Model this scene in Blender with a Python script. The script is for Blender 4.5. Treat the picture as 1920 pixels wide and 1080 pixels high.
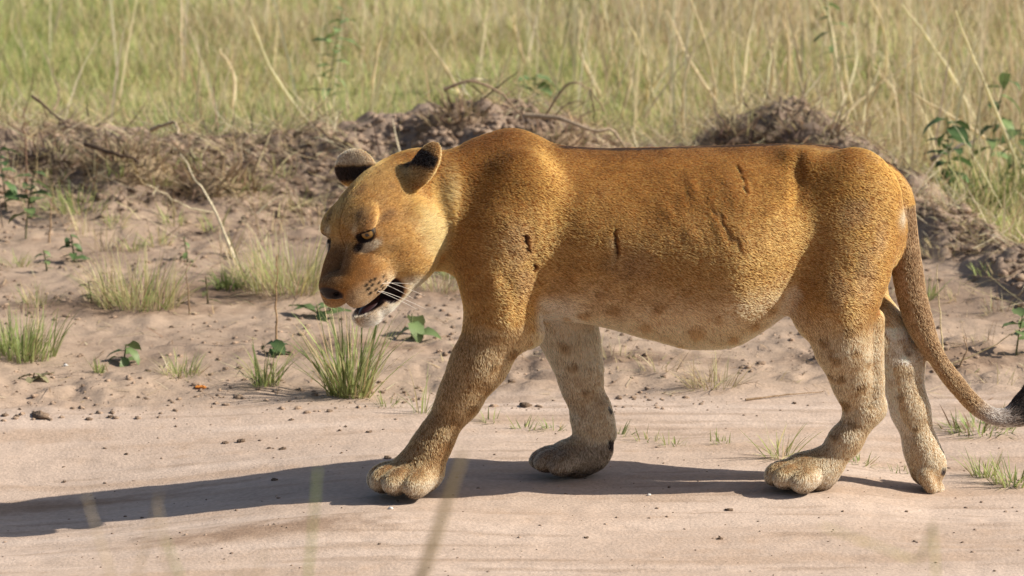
import bpy, math, random
import numpy as np
from mathutils import Vector, Matrix

# ------------------------------------------------------------------ camera, sky, sun, exposure
for o in list(bpy.data.objects):
    bpy.data.objects.remove(o)
scene = bpy.context.scene
COL = scene.collection
DIST, PITCH, LENS = 11.0, math.radians(10.5), 152.6
AIM = Vector((0, 0, 0.511))
CAM = Vector((0, -DIST * math.cos(PITCH), AIM.z + DIST * math.sin(PITCH)))
cam_data = bpy.data.cameras.new('camera')
cam_data.lens = LENS
cam_data.sensor_width = 36
cam_data.clip_start = 0.1
cam_data.clip_end = 2000
cam_data.dof.use_dof = True
cam_data.dof.focus_distance = 10.9
cam_data.dof.aperture_fstop = 5.6
cam = bpy.data.objects.new('camera', cam_data)
COL.objects.link(cam)
cam.location = CAM
cam.rotation_euler = (math.radians(90) - PITCH, 0, 0)
scene.camera = cam

SUN_EL, SUN_ROT = math.radians(37), math.radians(94)     # rot: 0 = +Y, 90 = +X
sun_dir = Vector((math.sin(SUN_ROT) * math.cos(SUN_EL), math.cos(SUN_ROT) * math.cos(SUN_EL), math.sin(SUN_EL)))
world = bpy.data.worlds.new('World')
scene.world = world
world.use_nodes = True
wn = world.node_tree
bg = wn.nodes['Background']
sky = wn.nodes.new('ShaderNodeTexSky')
sky.sky_type = 'NISHITA'
sky.sun_disc = False
sky.sun_elevation = SUN_EL
sky.sun_rotation = SUN_ROT
sky.air_density = 1.0
sky.dust_density = 2.0
wn.links.new(sky.outputs[0], bg.inputs[0])
bg.inputs[1].default_value = 0.075
sl = bpy.data.lights.new('sun', 'SUN')
sl.energy = 5.0
sl.angle = math.radians(0.53)
sl.color = (1.0, 0.93, 0.82)
sun = bpy.data.objects.new('sun', sl)
COL.objects.link(sun)
sun.rotation_euler = sun_dir.to_track_quat('Z', 'Y').to_euler()
scene.view_settings.view_transform = 'Standard'
scene.view_settings.look = 'None'
scene.view_settings.exposure = 0.38
scene.view_settings.gamma = 1.0
scene.view_settings.use_curve_mapping = False
scene.cycles.use_denoising = True
scene.cycles.max_bounces = 6
scene.cycles.diffuse_bounces = 3
scene.cycles.glossy_bounces = 2
scene.cycles.transmission_bounces = 3
scene.cycles.transparent_max_bounces = 4

# ------------------------------------------------------------------ helpers
rng = np.random.default_rng(7)
FPX = LENS / 36 * 1920
PXM = 740.0                                      # pixels of the 1920-wide photograph per metre at the animal
_fw = np.array([0, math.cos(PITCH), -math.sin(PITCH)])
_up = np.array([0, math.sin(PITCH), math.cos(PITCH)])
_cam = np.array(CAM)


def ray(px, py):
    return _fw + np.array([1.0, 0, 0]) * (px - 960) / FPX + _up * (540 - py) / FPX


def at(px, py, y):
    """point of the vertical plane at depth y that is seen at the given spot of the photograph"""
    d = ray(px, py)
    return _cam + d * ((y - _cam[1]) / d[1])


def on_ground(px, py):
    """point of the terrain seen at that spot"""
    d = ray(px, py)
    t = np.linspace(9.0, 24.0, 3001)
    p = _cam[None] + d[None] * t[:, None]
    h = ground_height(p[:, 0], p[:, 1])
    i = int(np.argmax(p[:, 2] <= h))
    return np.array([p[i, 0], p[i, 1], h[i]])


def smoothstep(a, b, x):
    t = np.clip((x - a) / (b - a), 0, 1)
    return t * t * (3 - 2 * t)


def _hash(ix, iy, iz, seed):
    n = (ix.astype(np.int64) * 374761393 + iy.astype(np.int64) * 668265263 + iz.astype(np.int64) * 2147483647 + seed * 974634777)
    n = (n ^ (n >> 13)) * 1274126177
    n = n & 0xFFFFFFFF
    n = n ^ (n >> 16)
    return (n & 0xFFFFFF).astype(np.float64) / float(0xFFFFFF)


def vnoise(x, y, z=0.0, seed=0):
    """value noise in -1..1"""
    x, y, z = np.broadcast_arrays(np.asarray(x, float), np.asarray(y, float), np.asarray(z, float))
    ix, iy, iz = np.floor(x), np.floor(y), np.floor(z)
    fx, fy, fz = x - ix, y - iy, z - iz
    ux, uy, uz = fx * fx * (3 - 2 * fx), fy * fy * (3 - 2 * fy), fz * fz * (3 - 2 * fz)
    r = 0
    for a in (0, 1):
        for b in (0, 1):
            for c in (0, 1):
                w = (ux if a else 1 - ux) * (uy if b else 1 - uy) * (uz if c else 1 - uz)
                r = r + w * _hash(ix + a, iy + b, iz + c, seed)
    return r * 2 - 1


def fbm(x, y, z=0.0, octaves=4, seed=0):
    r, a = 0, 1.0
    for o in range(octaves):
        r = r + a * vnoise(x * 2 ** o, y * 2 ** o, np.asarray(z) * 2 ** o, seed + o * 17)
        a *= 0.5
    return r / 1.6


def new_mat(name, rough=0.9, spec=0.2):
    m = bpy.data.materials.new(name)
    m.use_nodes = True
    b = m.node_tree.nodes['Principled BSDF']
    b.inputs['Roughness'].default_value = rough
    b.inputs['Specular IOR Level'].default_value = spec
    return m, m.node_tree, b


def attr_mat(name, rough=0.9, spec=0.2, noise_scale=60, noise_amt=0.25, bump=0.0, bump_scale=200, translucent=0.0):
    """colour from the mesh's own 'Col' attribute, broken up by procedural noise"""
    m, nt, b = new_mat(name, rough, spec)
    at_ = nt.nodes.new('ShaderNodeAttribute')
    at_.attribute_name = 'Col'
    tc = nt.nodes.new('ShaderNodeTexCoord')
    nz = nt.nodes.new('ShaderNodeTexNoise')
    nz.inputs['Scale'].default_value = noise_scale
    nz.inputs['Detail'].default_value = 5
    nt.links.new(tc.outputs['Object'], nz.inputs['Vector'])
    mr = nt.nodes.new('ShaderNodeMapRange')
    mr.inputs['From Min'].default_value = 0.3
    mr.inputs['From Max'].default_value = 0.7
    mr.inputs['To Min'].default_value = 1 - noise_amt
    mr.inputs['To Max'].default_value = 1 + noise_amt
    nt.links.new(nz.outputs['Fac'], mr.inputs['Value'])
    mx = nt.nodes.new('ShaderNodeVectorMath')
    mx.operation = 'SCALE'
    nt.links.new(at_.outputs['Color'], mx.inputs[0])
    nt.links.new(mr.outputs['Result'], mx.inputs['Scale'])
    nt.links.new(mx.outputs[0], b.inputs['Base Color'])
    if bump > 0:
        n2 = nt.nodes.new('ShaderNodeTexNoise')
        n2.inputs['Scale'].default_value = bump_scale
        n2.inputs['Detail'].default_value = 6
        nt.links.new(tc.outputs['Object'], n2.inputs['Vector'])
        bp = nt.nodes.new('ShaderNodeBump')
        bp.inputs['Strength'].default_value = bump
        bp.inputs['Distance'].default_value = 0.01
        nt.links.new(n2.outputs['Fac'], bp.inputs['Height'])
        nt.links.new(bp.outputs[0], b.inputs['Normal'])
    if translucent > 0:
        tr = nt.nodes.new('ShaderNodeBsdfTranslucent')
        nt.links.new(mx.outputs[0], tr.inputs['Color'])
        ms = nt.nodes.new('ShaderNodeMixShader')
        ms.inputs[0].default_value = translucent
        out = nt.nodes['Material Output']
        nt.links.new(b.outputs[0], ms.inputs[1])
        nt.links.new(tr.outputs[0], ms.inputs[2])
        nt.links.new(ms.outputs[0], out.inputs[0])
    return m


def mesh_np(name, verts, faces, mat=None, cols=None, smooth=True):
    """verts (n,3), faces (m,3) or (m,4) arrays, cols (n,3)"""
    verts = np.asarray(verts, np.float32)
    faces = np.asarray(faces, np.int32)
    me = bpy.data.meshes.new(name)
    me.vertices.add(len(verts))
    me.vertices.foreach_set('co', verts.ravel())
    k = faces.shape[1]
    me.loops.add(faces.size)
    me.loops.foreach_set('vertex_index', faces.ravel())
    me.polygons.add(len(faces))
    me.polygons.foreach_set('loop_start', np.arange(0, faces.size, k, dtype=np.int32))
    me.polygons.foreach_set('loop_total', np.full(len(faces), k, np.int32))
    if smooth:
        me.polygons.foreach_set('use_smooth', np.ones(len(faces), bool))
    me.update(calc_edges=True)
    if cols is not None:
        ca = me.color_attributes.new('Col', 'FLOAT_COLOR', 'POINT')
        c4 = np.ones((len(verts), 4), np.float32)
        c4[:, :3] = cols
        ca.data.foreach_set('color', c4.ravel())
    if mat is not None:
        me.materials.append(mat)
    return me


def link(name, data, parent=None, loc=(0, 0, 0)):
    o = bpy.data.objects.new(name, data)
    COL.objects.link(o)
    if parent is not None:
        o.parent = parent
    o.location = loc
    return o


def tag(o, label=None, cat=None, group=None, kind=None):
    if label:
        o['label'] = label
    if cat:
        o['category'] = cat
    if group:
        o['group'] = group
    if kind:
        o['kind'] = kind
    return o


def blend(c, col, m):
    m = np.clip(m, 0, 1)[:, None]
    return c * (1 - m) + np.asarray(col) * m


def uv_ball(r, nu=28, nv=20):
    v, f = [], []
    for j in range(nv + 1):
        th = math.pi * j / nv
        for i in range(nu):
            ph = 2 * math.pi * i / nu
            v.append((math.sin(th) * math.cos(ph) * r, math.sin(th) * math.sin(ph) * r, math.cos(th) * r))
    for j in range(nv):
        for i in range(nu):
            f.append((j * nu + i, (j + 1) * nu + i, (j + 1) * nu + (i + 1) % nu, j * nu + (i + 1) % nu))
    return np.array(v), np.array(f)


def tube(pts, rad, sides=5):
    """tapered tube along points: verts, quads"""
    pts = np.asarray(pts, float)
    rad = np.broadcast_to(rad, len(pts))
    tan = np.gradient(pts, axis=0)
    tan /= np.linalg.norm(tan, axis=1, keepdims=True) + 1e-9
    ref = np.array([0.31, 0.2, 0.93]) if abs(tan[0, 2]) < .8 else np.array([0.95, 0.2, 0.1])
    u = np.cross(tan, ref)
    u /= np.linalg.norm(u, axis=1, keepdims=True) + 1e-9
    w = np.cross(tan, u)
    a = np.arange(sides) * 2 * math.pi / sides
    v = pts[:, None] + rad[:, None, None] * (u[:, None] * np.cos(a)[None, :, None] + w[:, None] * np.sin(a)[None, :, None])
    n = len(pts)
    i, j = np.meshgrid(np.arange(n - 1), np.arange(sides), indexing='ij')
    f = np.stack([i * sides + j, i * sides + (j + 1) % sides, (i + 1) * sides + (j + 1) % sides, (i + 1) * sides + j], -1).reshape(-1, 4)
    return v.reshape(-1, 3), f


def _crom(xs, ys, xq):
    """smooth interpolation through stations (cubic Hermite)"""
    xs, ys = np.asarray(xs, float), np.asarray(ys, float)
    m = np.gradient(ys, xs)
    i = np.clip(np.searchsorted(xs, xq) - 1, 0, len(xs) - 2)
    h = xs[i + 1] - xs[i]
    t = np.clip((xq - xs[i]) / h, 0, 1)
    return ((1 + 2 * t) * (1 - t) ** 2 * ys[i] + t * (1 - t) ** 2 * h * m[i] + t * t * (3 - 2 * t) * ys[i + 1] + t * t * (t - 1) * h * m[i + 1])



# ------------------------------------------------------------------ terrain
# crest of the dug-up soil bank, as (side-view x, top, depth)
CREST = np.array([(-500, 240, 4.7), (-60, 238, 4.6), (0, 236, 4.6), (100, 238, 4.6), (230, 246, 4.5), (400, 256, 4.5), (560, 240, 4.5), (680, 222, 4.5), (800, 210, 4.5), (900, 214, 4.5), (1000, 218, 4.5), (1100, 246, 4.5), (1200, 272, 4.5),
                  (1290, 266, 4.5), (1370, 220, 4.5), (1440, 208, 4.5), (1520, 226, 4.4), (1600, 268, 4.2), (1680, 312, 3.95), (1760, 372, 3.6), (1840, 430, 3.2), (1920, 474, 2.85), (2050, 530, 2.5), (2400, 600, 2.0)])
_cp = np.array([at(a, b, c) for a, b, c in CREST])
_cx, _cz, _cy = _cp[:, 0], _cp[:, 2], _cp[:, 1]


def ground_height(x, y):
    x, y = np.asarray(x, float), np.asarray(y, float)
    h = 0.010 * fbm(x * .9 + 3, y * .9, 0, 3, 101)
    # wheel tracks run along the road
    road = smoothstep(1.35, 0.95, y + .12 * vnoise(x * 1.7, 2.0, 0, 5))
    h = h + road * (0.010 * vnoise(x * .55, y * 3.1, 0, 103) + 0.0035 * vnoise(x * 1.5, y * 16, 0, 104) + .0022 * fbm(x * 22, y * 22, 0, 3, 105))
    verge = (1 - road)
    h = h + verge * (0.022 * fbm(x * 3.2, y * 2.6, 0, 4, 106) + .036 * np.abs(fbm(x * 10, y * 9, 0, 5, 107)) * (.35 + .65 * smoothstep(-.2, .4, fbm(x * 1.7, y * 1.7, 0, 2, 108))))
    h = h + 0.03 * smoothstep(1.0, 3.2, y)
    # low ground at both ends of the animal's path
    h = h - 0.085 * smoothstep(-.25, -1.35, x) * np.exp(-((y - .05) / .8) ** 2)
    h = h - 0.034 * smoothstep(.78, 1.1, x) * np.exp(-((y - .05) / .5) ** 2)
    h = h + .030 * np.exp(-(((x + .42) / .5) ** 2 + ((y + .42) / .16) ** 2))
    # the bank
    yc = np.interp(x, _cx, _cy)
    zc = np.interp(x, _cx, _cz)
    w = np.where(y < yc, 0.80 + .25 * vnoise(x * 1.3, 0, 0, 9), 0.55)
    d = np.abs(y - yc) / w
    prof = np.where(d < 1, (1 - d ** 2) ** 1.5, 0)
    base = 0.03
    rough = .085 * fbm(x * 5, y * 5, 0, 4, 110) + .045 * np.abs(fbm(x * 15, y * 15, 0, 3, 111))
    h = h + prof * np.maximum(zc - base - .012, .02) + smoothstep(.0, .5, prof) * (rough - .01) * .8
    h = h + .04 * smoothstep(4.9, 6.0, y) * 1.0
    return h


def axis_multi(*segs):
    out = []
    for a, b, st in segs:
        out.append(np.arange(a, b, st))
    return np.concatenate(out)


gx = axis_multi((-400, -40, 30), (-40, -6, 2), (-6, -2.3, .15), (-2.3, 2.6, .013), (2.6, 7, .15), (7, 40, 2), (40, 430, 30))
gy = axis_multi((-60, -12, 4), (-12, -1.6, .2), (-1.6, 5.4, .0145), (5.4, 14, .12), (14, 40, 1.5), (40, 900, 40))
GXX, GYY = np.meshgrid(gx, gy, indexing='ij')
gz = ground_height(GXX, GYY)
fx, fy, fz = GXX.ravel(), GYY.ravel(), gz.ravel()
road_m = smoothstep(1.35, 0.95, fy + .12 * vnoise(fx * 1.7, 2.0, 0, 5))
c1 = fbm(fx * 2.2, fy * 2.2, 0, 4, 201)
c2 = fbm(fx * 1.4, fy * 13, 0, 4, 202)
c3 = fbm(fx * 26, fy * 26, 0, 3, 203)
gc = np.tile(np.array([0.385, 0.286, 0.212]), (len(fx), 1))


gc = blend(gc, (0.275, 0.198, 0.145), smoothstep(-.1, .6, c1 + .5 * c3) * .8)
rc = np.tile(np.array([0.50, 0.385, 0.305]), (len(fx), 1))
rc = blend(rc, (0.41, 0.295, 0.215), smoothstep(.0, .55, c2 + .35 * c3) * .7)
rc = blend(rc, (0.57, 0.455, 0.375), smoothstep(.1, .6, -c2 + .3 * c1) * .6)
c4_ = fbm(fx * 2.6, fy * 34, 0, 4, 205)
rc = blend(rc, (0.34, 0.245, 0.18), smoothstep(.28, .6, c4_ + .25 * c1) * .6)
rc = blend(rc, (0.36, 0.26, 0.19), smoothstep(.5, .8, c3) * .45)
# shade of the rut slopes turned from the sun, put into the sand colour
rc = blend(rc, (0.27, 0.175, 0.115), smoothstep(.9, .2, np.hypot((fx + .62) / .55, (fy + .47) / .16) + .35 * c3 + .3 * c1) * .75)
rc = blend(rc, (0.29, 0.19, 0.125), smoothstep(1.0, .3, np.hypot((fx + 1.3) / .55, (fy - .12) / .10) + .25 * c3) * .7)
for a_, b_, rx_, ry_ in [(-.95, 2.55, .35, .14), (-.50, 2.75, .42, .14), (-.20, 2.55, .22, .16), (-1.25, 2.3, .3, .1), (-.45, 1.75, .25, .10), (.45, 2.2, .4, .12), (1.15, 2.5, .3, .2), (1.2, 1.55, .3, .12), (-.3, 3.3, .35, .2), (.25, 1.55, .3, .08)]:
    gc = blend(gc, (0.225, 0.152, 0.105), smoothstep(1.1, .3, np.hypot((fx - a_) / rx_ * .75, (fy - b_) / ry_ * .6) + .3 * c1 + .3 * c3) * .8)  # dark verge soil, with the shade around the tufts painted in as well
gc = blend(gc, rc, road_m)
bankd = np.abs(fy - np.interp(fx, _cx, _cy))
gc = blend(gc, (0.275, 0.205, 0.155), smoothstep(.85, .35, bankd + .25 * c1) * (fy > 1.5))
fieldm = smoothstep(.2, .6, fy - np.interp(fx, _cx, _cy))
gc = blend(gc, (0.34, 0.29, 0.15), fieldm)
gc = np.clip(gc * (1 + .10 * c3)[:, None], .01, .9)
ni, nj = GXX.shape
ii, jj = np.meshgrid(np.arange(ni - 1), np.arange(nj - 1), indexing='ij')
gq = np.stack([ii * nj + jj, (ii + 1) * nj + jj, (ii + 1) * nj + jj + 1, ii * nj + jj + 1], -1).reshape(-1, 4)
soil_mat = attr_mat('soil', 0.95, 0.1, 90, 0.12, 0.28, 120)
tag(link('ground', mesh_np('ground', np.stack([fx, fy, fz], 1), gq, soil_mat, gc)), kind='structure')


# ------------------------------------------------------------------ grass and plants
def blades(base, az, length, lean, curve, width, cols, seg=3, tipcol=None, twist=None):
    """ribbons with a fold of real width; base (n,3); az heading of the lean; lean, curve in radians"""
    n = len(base)
    t = np.linspace(0, 1, seg + 1)
    a = lean[:, None] + curve[:, None] * t[None] ** 1.3
    st = length[:, None] / seg
    hx = np.concatenate([np.zeros((n, 1)), np.cumsum(np.sin((a[:, 1:] + a[:, :-1]) / 2) * st, 1)], 1)
    hz = np.concatenate([np.zeros((n, 1)), np.cumsum(np.cos((a[:, 1:] + a[:, :-1]) / 2) * st, 1)], 1)
    ctr = np.stack([base[:, 0:1] + hx * np.cos(az)[:, None], base[:, 1:2] + hx * np.sin(az)[:, None], base[:, 2:3] + hz], -1)
    tw = az + math.pi / 2 if twist is None else twist
    wd = np.stack([np.cos(tw), np.sin(tw), np.zeros(n)], -1)
    wp = (1 - t ** 2.2) * .93 + .07
    off = wd[:, None, :] * (width[:, None] * wp[None] / 2)[..., None]
    v = np.stack([ctr - off, ctr + off], 2).reshape(-1, 3)
    k = (seg + 1) * 2
    b0 = (np.arange(n) * k)[:, None]
    j = np.arange(seg)[None] * 2
    f = np.stack([b0 + j, b0 + j + 1, b0 + j + 3, b0 + j + 2], -1).reshape(-1, 4)
    tc = cols if tipcol is None else tipcol
    cc = cols[:, None] * (1 - t[None, :, None]) + tc[:, None] * t[None, :, None]
    cc = np.repeat(cc, 2, axis=1).reshape(-1, 3)
    return v, f, cc


GREEN = np.array([0.185, 0.245, 0.075])
FRESH = np.array([0.410, 0.480, 0.175])
OLIVE = np.array([0.600, 0.575, 0.265])
STRAW = np.array([0.600, 0.490, 0.285])
PALE = np.array([0.720, 0.620, 0.420])
BROWN = np.array([0.300, 0.205, 0.125])
grass_mat = attr_mat('grass_blade', 0.6, 0.25, 40, 0.12, translucent=0.45)
leaf_mat = attr_mat('leaf', 0.5, 0.3, 60, 0.2, translucent=0.25)
wood_mat = attr_mat('twig_bark', 0.85, 0.15, 90, 0.3, 0.4, 200)
clod_mat = attr_mat('clod', 0.95, 0.05, 70, 0.3, 0.6, 150)


def mixcol(r, n, palette, weights, jit=.22):
    i = r.choice(len(palette), n, p=np.array(weights) / np.sum(weights))
    return np.clip(np.array(palette)[i] * r.uniform(1 - jit, 1 + jit, (n, 1)) * r.uniform(.93, 1.07, (n, 3)), .01, .85)


# the meadow behind the bank
def meadow():
    r = np.random.default_rng(21)
    V, F, CC, o = [], [], [], 0
    for n, ylo, yhi, xlo, xhi, lmin, lmax, wid in [(62000, .35, 4.2, -2.6, 3.0, .05, .16, .0052), (46000, 3.5, 9.0, -3.2, 3.4, .06, .19, .0068), (16000, 8.5, 20, -5, 5, .10, .3, .010)]:
        x = r.uniform(xlo, xhi, n)
        y = np.interp(x, _cx, _cy) + r.uniform(ylo, yhi, n)
        cl = fbm(x * 1.6, y * 1.1, 0, 3, 301)
        keep = r.random(n) < np.clip(.68 + .55 * cl, .12, 1)
        x, y, cl = x[keep], y[keep], cl[keep]
        m = len(x)
        # dry on the right and in patches, greener near the bank on the left
        dry = np.clip(.36 + .55 * fbm(x * .9, y * .7, 0, 3, 302) + .17 * x - .04 + .05 * (y - 6), .08, .92)
        isd = r.random(m) < dry
        col = np.where(isd[:, None], mixcol(r, m, [STRAW, PALE, BROWN], [5, 3, 1]), mixcol(r, m, [GREEN, FRESH, OLIVE], [.8, 5, 6]))
        ln = r.uniform(lmin, lmax, m) * (.8 + .5 * np.clip(cl + .3, 0, 1)) * np.where(isd, 1.15, .9)
        b = np.stack([x, y, ground_height(x, y) - .01], 1)
        v, f, c = blades(b, r.uniform(0, 6.28, m), ln, np.abs(r.normal(.22, .2, m)), r.uniform(.1, 1.1, m), r.uniform(.6, 1.3, m) * wid, col * .9, 3, col, r.uniform(0, 6.28, m))
        V.append(v), F.append(f + o), CC.append(c)
        o += len(v)
    n = 650
    x = r.uniform(-2.4, 2.9, n)
    x = np.where(r.random(n) < .6, r.uniform(.2, 2.9, n), x)
    y = np.interp(x, _cx, _cy) + r.uniform(.6, 5.5, n)
    b = np.stack([x, y, ground_height(x, y)], 1)
    col = mixcol(r, n, [PALE, STRAW], [3, 2])
    v, f, c = blades(b, r.uniform(0, 6.28, n), r.uniform(.35, .75, n), np.abs(r.normal(.18, .2, n)), r.uniform(.0, .5, n), r.uniform(.005, .009, n), col, 5, col, r.uniform(0, 6.28, n))
    V.append(v), F.append(f + o), CC.append(c)
    tag(link('meadow_grass', mesh_np('meadow_grass', np.concatenate(V), np.concatenate(F), grass_mat, np.concatenate(CC))), 'green and straw coloured meadow grass behind the soil bank', 'grass', kind='stuff')


meadow()


# dry thatch and roots matted into the bank
def litter():
    r = np.random.default_rng(22)
    n = 14000
    x = r.uniform(-2.4, 2.6, n)
    yc = np.interp(x, _cx, _cy)
    y = yc + r.normal(-.12, .33, n)
    keep = (fbm(x * 2.2, y * 2.2, 0, 3, 305) > -.22) & (y > 1.2)
    x, y = x[keep], y[keep]
    n = len(x)
    L = .03 + .22 * r.random(n) ** 1.6
    b = np.stack([x, y, ground_height(x, y) + .05 * r.random(n) ** 2], 1)
    az = r.normal(0, .9, n) + np.where(r.random(n) < .5, 0, math.pi)
    col = mixcol(r, n, [STRAW, BROWN, PALE, np.array([.22, .165, .125])], [6, 3, 4, 2], .3)
    v, f, c = blades(b, az, L, r.normal(1.25, .30, n), r.normal(.35, .6, n), .002 + .007 * r.random(n) ** 2, col, 3, col, r.uniform(0, 6.28, n))
    V, F, CC, o = [v], [f], [c], len(v)
    # sparse straw on the bare soil in front
    n = 4200
    x = r.uniform(-2.1, 2.3, n)
    y = 1.0 + 3.0 * r.random(n) ** .8
    b = np.stack([x, y, ground_height(x, y) + .004], 1)
    col = mixcol(r, n, [STRAW, BROWN, PALE], [3, 4, 2], .3)
    v, f, c = blades(b, r.uniform(0, 6.28, n), r.uniform(.02, .12, n), r.normal(1.5, .1, n), r.normal(.05, .1, n), r.uniform(.002, .005, n), col, 2, col, r.uniform(0, 6.28, n))
    V.append(v), F.append(f + o), CC.append(c)
    tag(link('dry_litter', mesh_np('dry_litter', np.concatenate(V), np.concatenate(F), grass_mat, np.concatenate(CC))), 'dry straw and roots matted over the soil bank', 'litter', kind='stuff')


litter()


def lump(r, rad, flat=.6, sub=2, rough=.35):
    """irregular clod: a subdivided ball pushed about by noise"""
    n = 8 if sub < 2 else 12
    v, f = uv_ball(1.0, n, max(5, n // 2 + 1))
    s = r.uniform(0, 50)
    d = 1 + rough * fbm(v[:, 0] * 1.6 + s, v[:, 1] * 1.6, v[:, 2] * 1.6, 3, 7)
    v = v * d[:, None] * rad * np.array([r.uniform(.8, 1.3), r.uniform(.8, 1.2), flat])
    a = r.uniform(0, 6.28)
    R = np.array([[math.cos(a), -math.sin(a), 0], [math.sin(a), math.cos(a), 0], [0, 0, 1]])
    return v @ R.T, f


def soil_crumbs():
    r = np.random.default_rng(23)
    proto = [lump(r, 1.0, .65, 1, .95) for _ in range(14)]

    def bunch(x, y, s, col, sink=.1):
        z = ground_height(x, y) + s * sink
        V, F, CC, o = [], [], [], 0
        pi = r.integers(14, size=len(x))
        for k in range(14):
            m = pi == k
            v, f = proto[k]
            n = int(m.sum())
            a = r.uniform(0, 6.28, n)
            ca, sa = np.cos(a)[:, None], np.sin(a)[:, None]
            vv = np.stack([v[None, :, 0] * ca - v[None, :, 1] * sa, v[None, :, 0] * sa + v[None, :, 1] * ca, np.broadcast_to(v[None, :, 2], (n, len(v)))], -1)
            vv = vv * s[m][:, None, None] + np.stack([x[m], y[m], z[m]], 1)[:, None]
            V.append(vv.reshape(-1, 3))
            F.append((f[None] + (np.arange(n) * len(v))[:, None, None]).reshape(-1, 4) + o)
            CC.append(np.repeat(col[m], len(v), axis=0))
            o += n * len(v)
        return np.concatenate(V), np.concatenate(F), np.concatenate(CC)
    A = []
    n = 10000                                       # broken soil of the bank
    x = r.uniform(-2.3, 2.5, n)
    y = np.interp(x, _cx, _cy) + r.normal(-.22, .28, n)
    k = (fbm(x * 2.1, y * 2.1, 0, 3, 306) > -.1) & (y > 1.3)
    x, y = x[k], y[k]
    A.append(bunch(x, y, .003 + .019 * r.random(len(x)) ** 3.2, np.array([.33, .24, .175])[None] * r.uniform(.6, 1.2, (len(x), 1)), -.1))
    n = 9000                                       # crumbs on the verge
    x, y = r.uniform(-2.0, 2.2, n), 0.9 + 2.9 * r.random(n)
    k = fbm(x * 2.6, y * 2.6, 0, 3, 307) > -.15
    x, y = x[k], y[k]
    A.append(bunch(x, y, .0015 + .0085 * r.random(len(x)) ** 4, np.array([.37, .265, .19])[None] * r.uniform(.55, 1.15, (len(x), 1))))
    n = 900                                        # grit on the road
    x, y = r.uniform(-1.8, 1.9, n), r.uniform(-1.3, 1.1, n)
    A.append(bunch(x, y, .001 + .0036 * r.random(n) ** 3, np.array([.36, .265, .20])[None] * r.uniform(.4, 1.2, (n, 1))))
    o = 0
    for v, f, c in A:
        f += o
        o += len(v)
    tag(link('soil_crumbs', mesh_np('soil_crumbs', np.concatenate([a[0] for a in A]), np.concatenate([a[1] for a in A]), clod_mat, np.concatenate([a[2] for a in A]), False)), 'loose crumbs and clods of soil strewn over bank and road', 'soil', kind='stuff')


soil_crumbs()

# ------------------------------------------------------------------ the lioness: one continuous surface from a distance field
def body_y(px):                                   # depth of the spine: the animal heads a little towards the road's near side
    return 0.03 + (px - 1300) * 0.00005


def axis_grid(lo, hi, flo, fhi, c, f):
    """coordinates from lo to hi, spacing c, and f between flo and fhi"""
    a = np.arange(lo, flo, c)
    b = np.arange(flo, fhi, f)
    d = np.arange(fhi, hi, c)
    return np.concatenate([a, b, d]).astype(np.float32)


GX = axis_grid(-0.56, 1.42, -0.53, -0.17, 0.005, 0.003)
GY = axis_grid(-0.42, 0.42, -0.40, 0.02, 0.005, 0.0032)
GZ = axis_grid(-0.09, 0.99, 0.36, 0.90, 0.005, 0.0032)
FIELD = np.full((len(GX), len(GY), len(GZ)), 1.0, np.float32)


def _sub(lo, hi, pad):
    s = []
    for g, a, b in zip((GX, GY, GZ), lo, hi):
        s.append(slice(max(0, int(np.searchsorted(g, a - pad)) - 1), min(len(g), int(np.searchsorted(g, b + pad)) + 1)))
    return tuple(s)


def _pts(s):
    return GX[s[0]][:, None, None], GY[s[1]][None, :, None], GZ[s[2]][None, None, :]


def _merge(s, d, k, sub=False):
    a = FIELD[s]
    d = d.astype(np.float32)
    if sub:
        h = np.clip(0.5 - 0.5 * (a + d) / k, 0, 1)
        FIELD[s] = a * (1 - h) + (-d) * h + k * h * (1 - h)
    else:
        h = np.clip(0.5 + 0.5 * (a - d) / k, 0, 1)
        FIELD[s] = a * (1 - h) + d * h - k * h * (1 - h)


def cone(a, b, ra, rb, k=0.02, sub=False):
    a, b = np.asarray(a, float), np.asarray(b, float)
    r = max(ra, rb)
    s = _sub(np.minimum(a, b) - r, np.maximum(a, b) + r, k + 0.012)
    x, y, z = _pts(s)
    ab = b - a
    t = np.clip(((x - a[0]) * ab[0] + (y - a[1]) * ab[1] + (z - a[2]) * ab[2]) / (ab @ ab), 0, 1)
    d = np.sqrt((x - a[0] - t * ab[0]) ** 2 + (y - a[1] - t * ab[1]) ** 2 + (z - a[2] - t * ab[2]) ** 2) - (ra + (rb - ra) * t)
    _merge(s, d, k, sub)


def chain(pts, rs, k=0.02):
    for i in range(len(pts) - 1):
        cone(pts[i], pts[i + 1], rs[i], rs[i + 1], k)


def ell(c, r, R=None, k=0.02, sub=False):
    """ellipsoid; R rows are its axes"""
    c = np.asarray(c, float)
    R = np.eye(3) if R is None else np.asarray(R, float)
    r = np.asarray(r, float)
    ext = np.sqrt(((R * r[:, None]) ** 2).sum(0))
    s = _sub(c - ext, c + ext, k + 0.012)
    x, y, z = _pts(s)
    x, y, z = x - c[0], y - c[1], z - c[2]
    k0 = k1 = 0
    for i in range(3):
        q = x * R[i, 0] + y * R[i, 1] + z * R[i, 2]
        k0 = k0 + (q / r[i]) ** 2
        k1 = k1 + (q / r[i] ** 2) ** 2
    k0, k1 = np.sqrt(k0), np.sqrt(k1) + 1e-6
    _merge(s, k0 * (k0 - 1) / k1, k, sub)


def axes(a, n):
    """orthonormal rows: first along a, third as near as possible to n"""
    a = np.asarray(a, float)
    a = a / np.linalg.norm(a)
    n = np.asarray(n, float)
    n = n - a * (n @ a)
    n = n / np.linalg.norm(n)
    return np.stack([a, np.cross(n, a), n])


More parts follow.
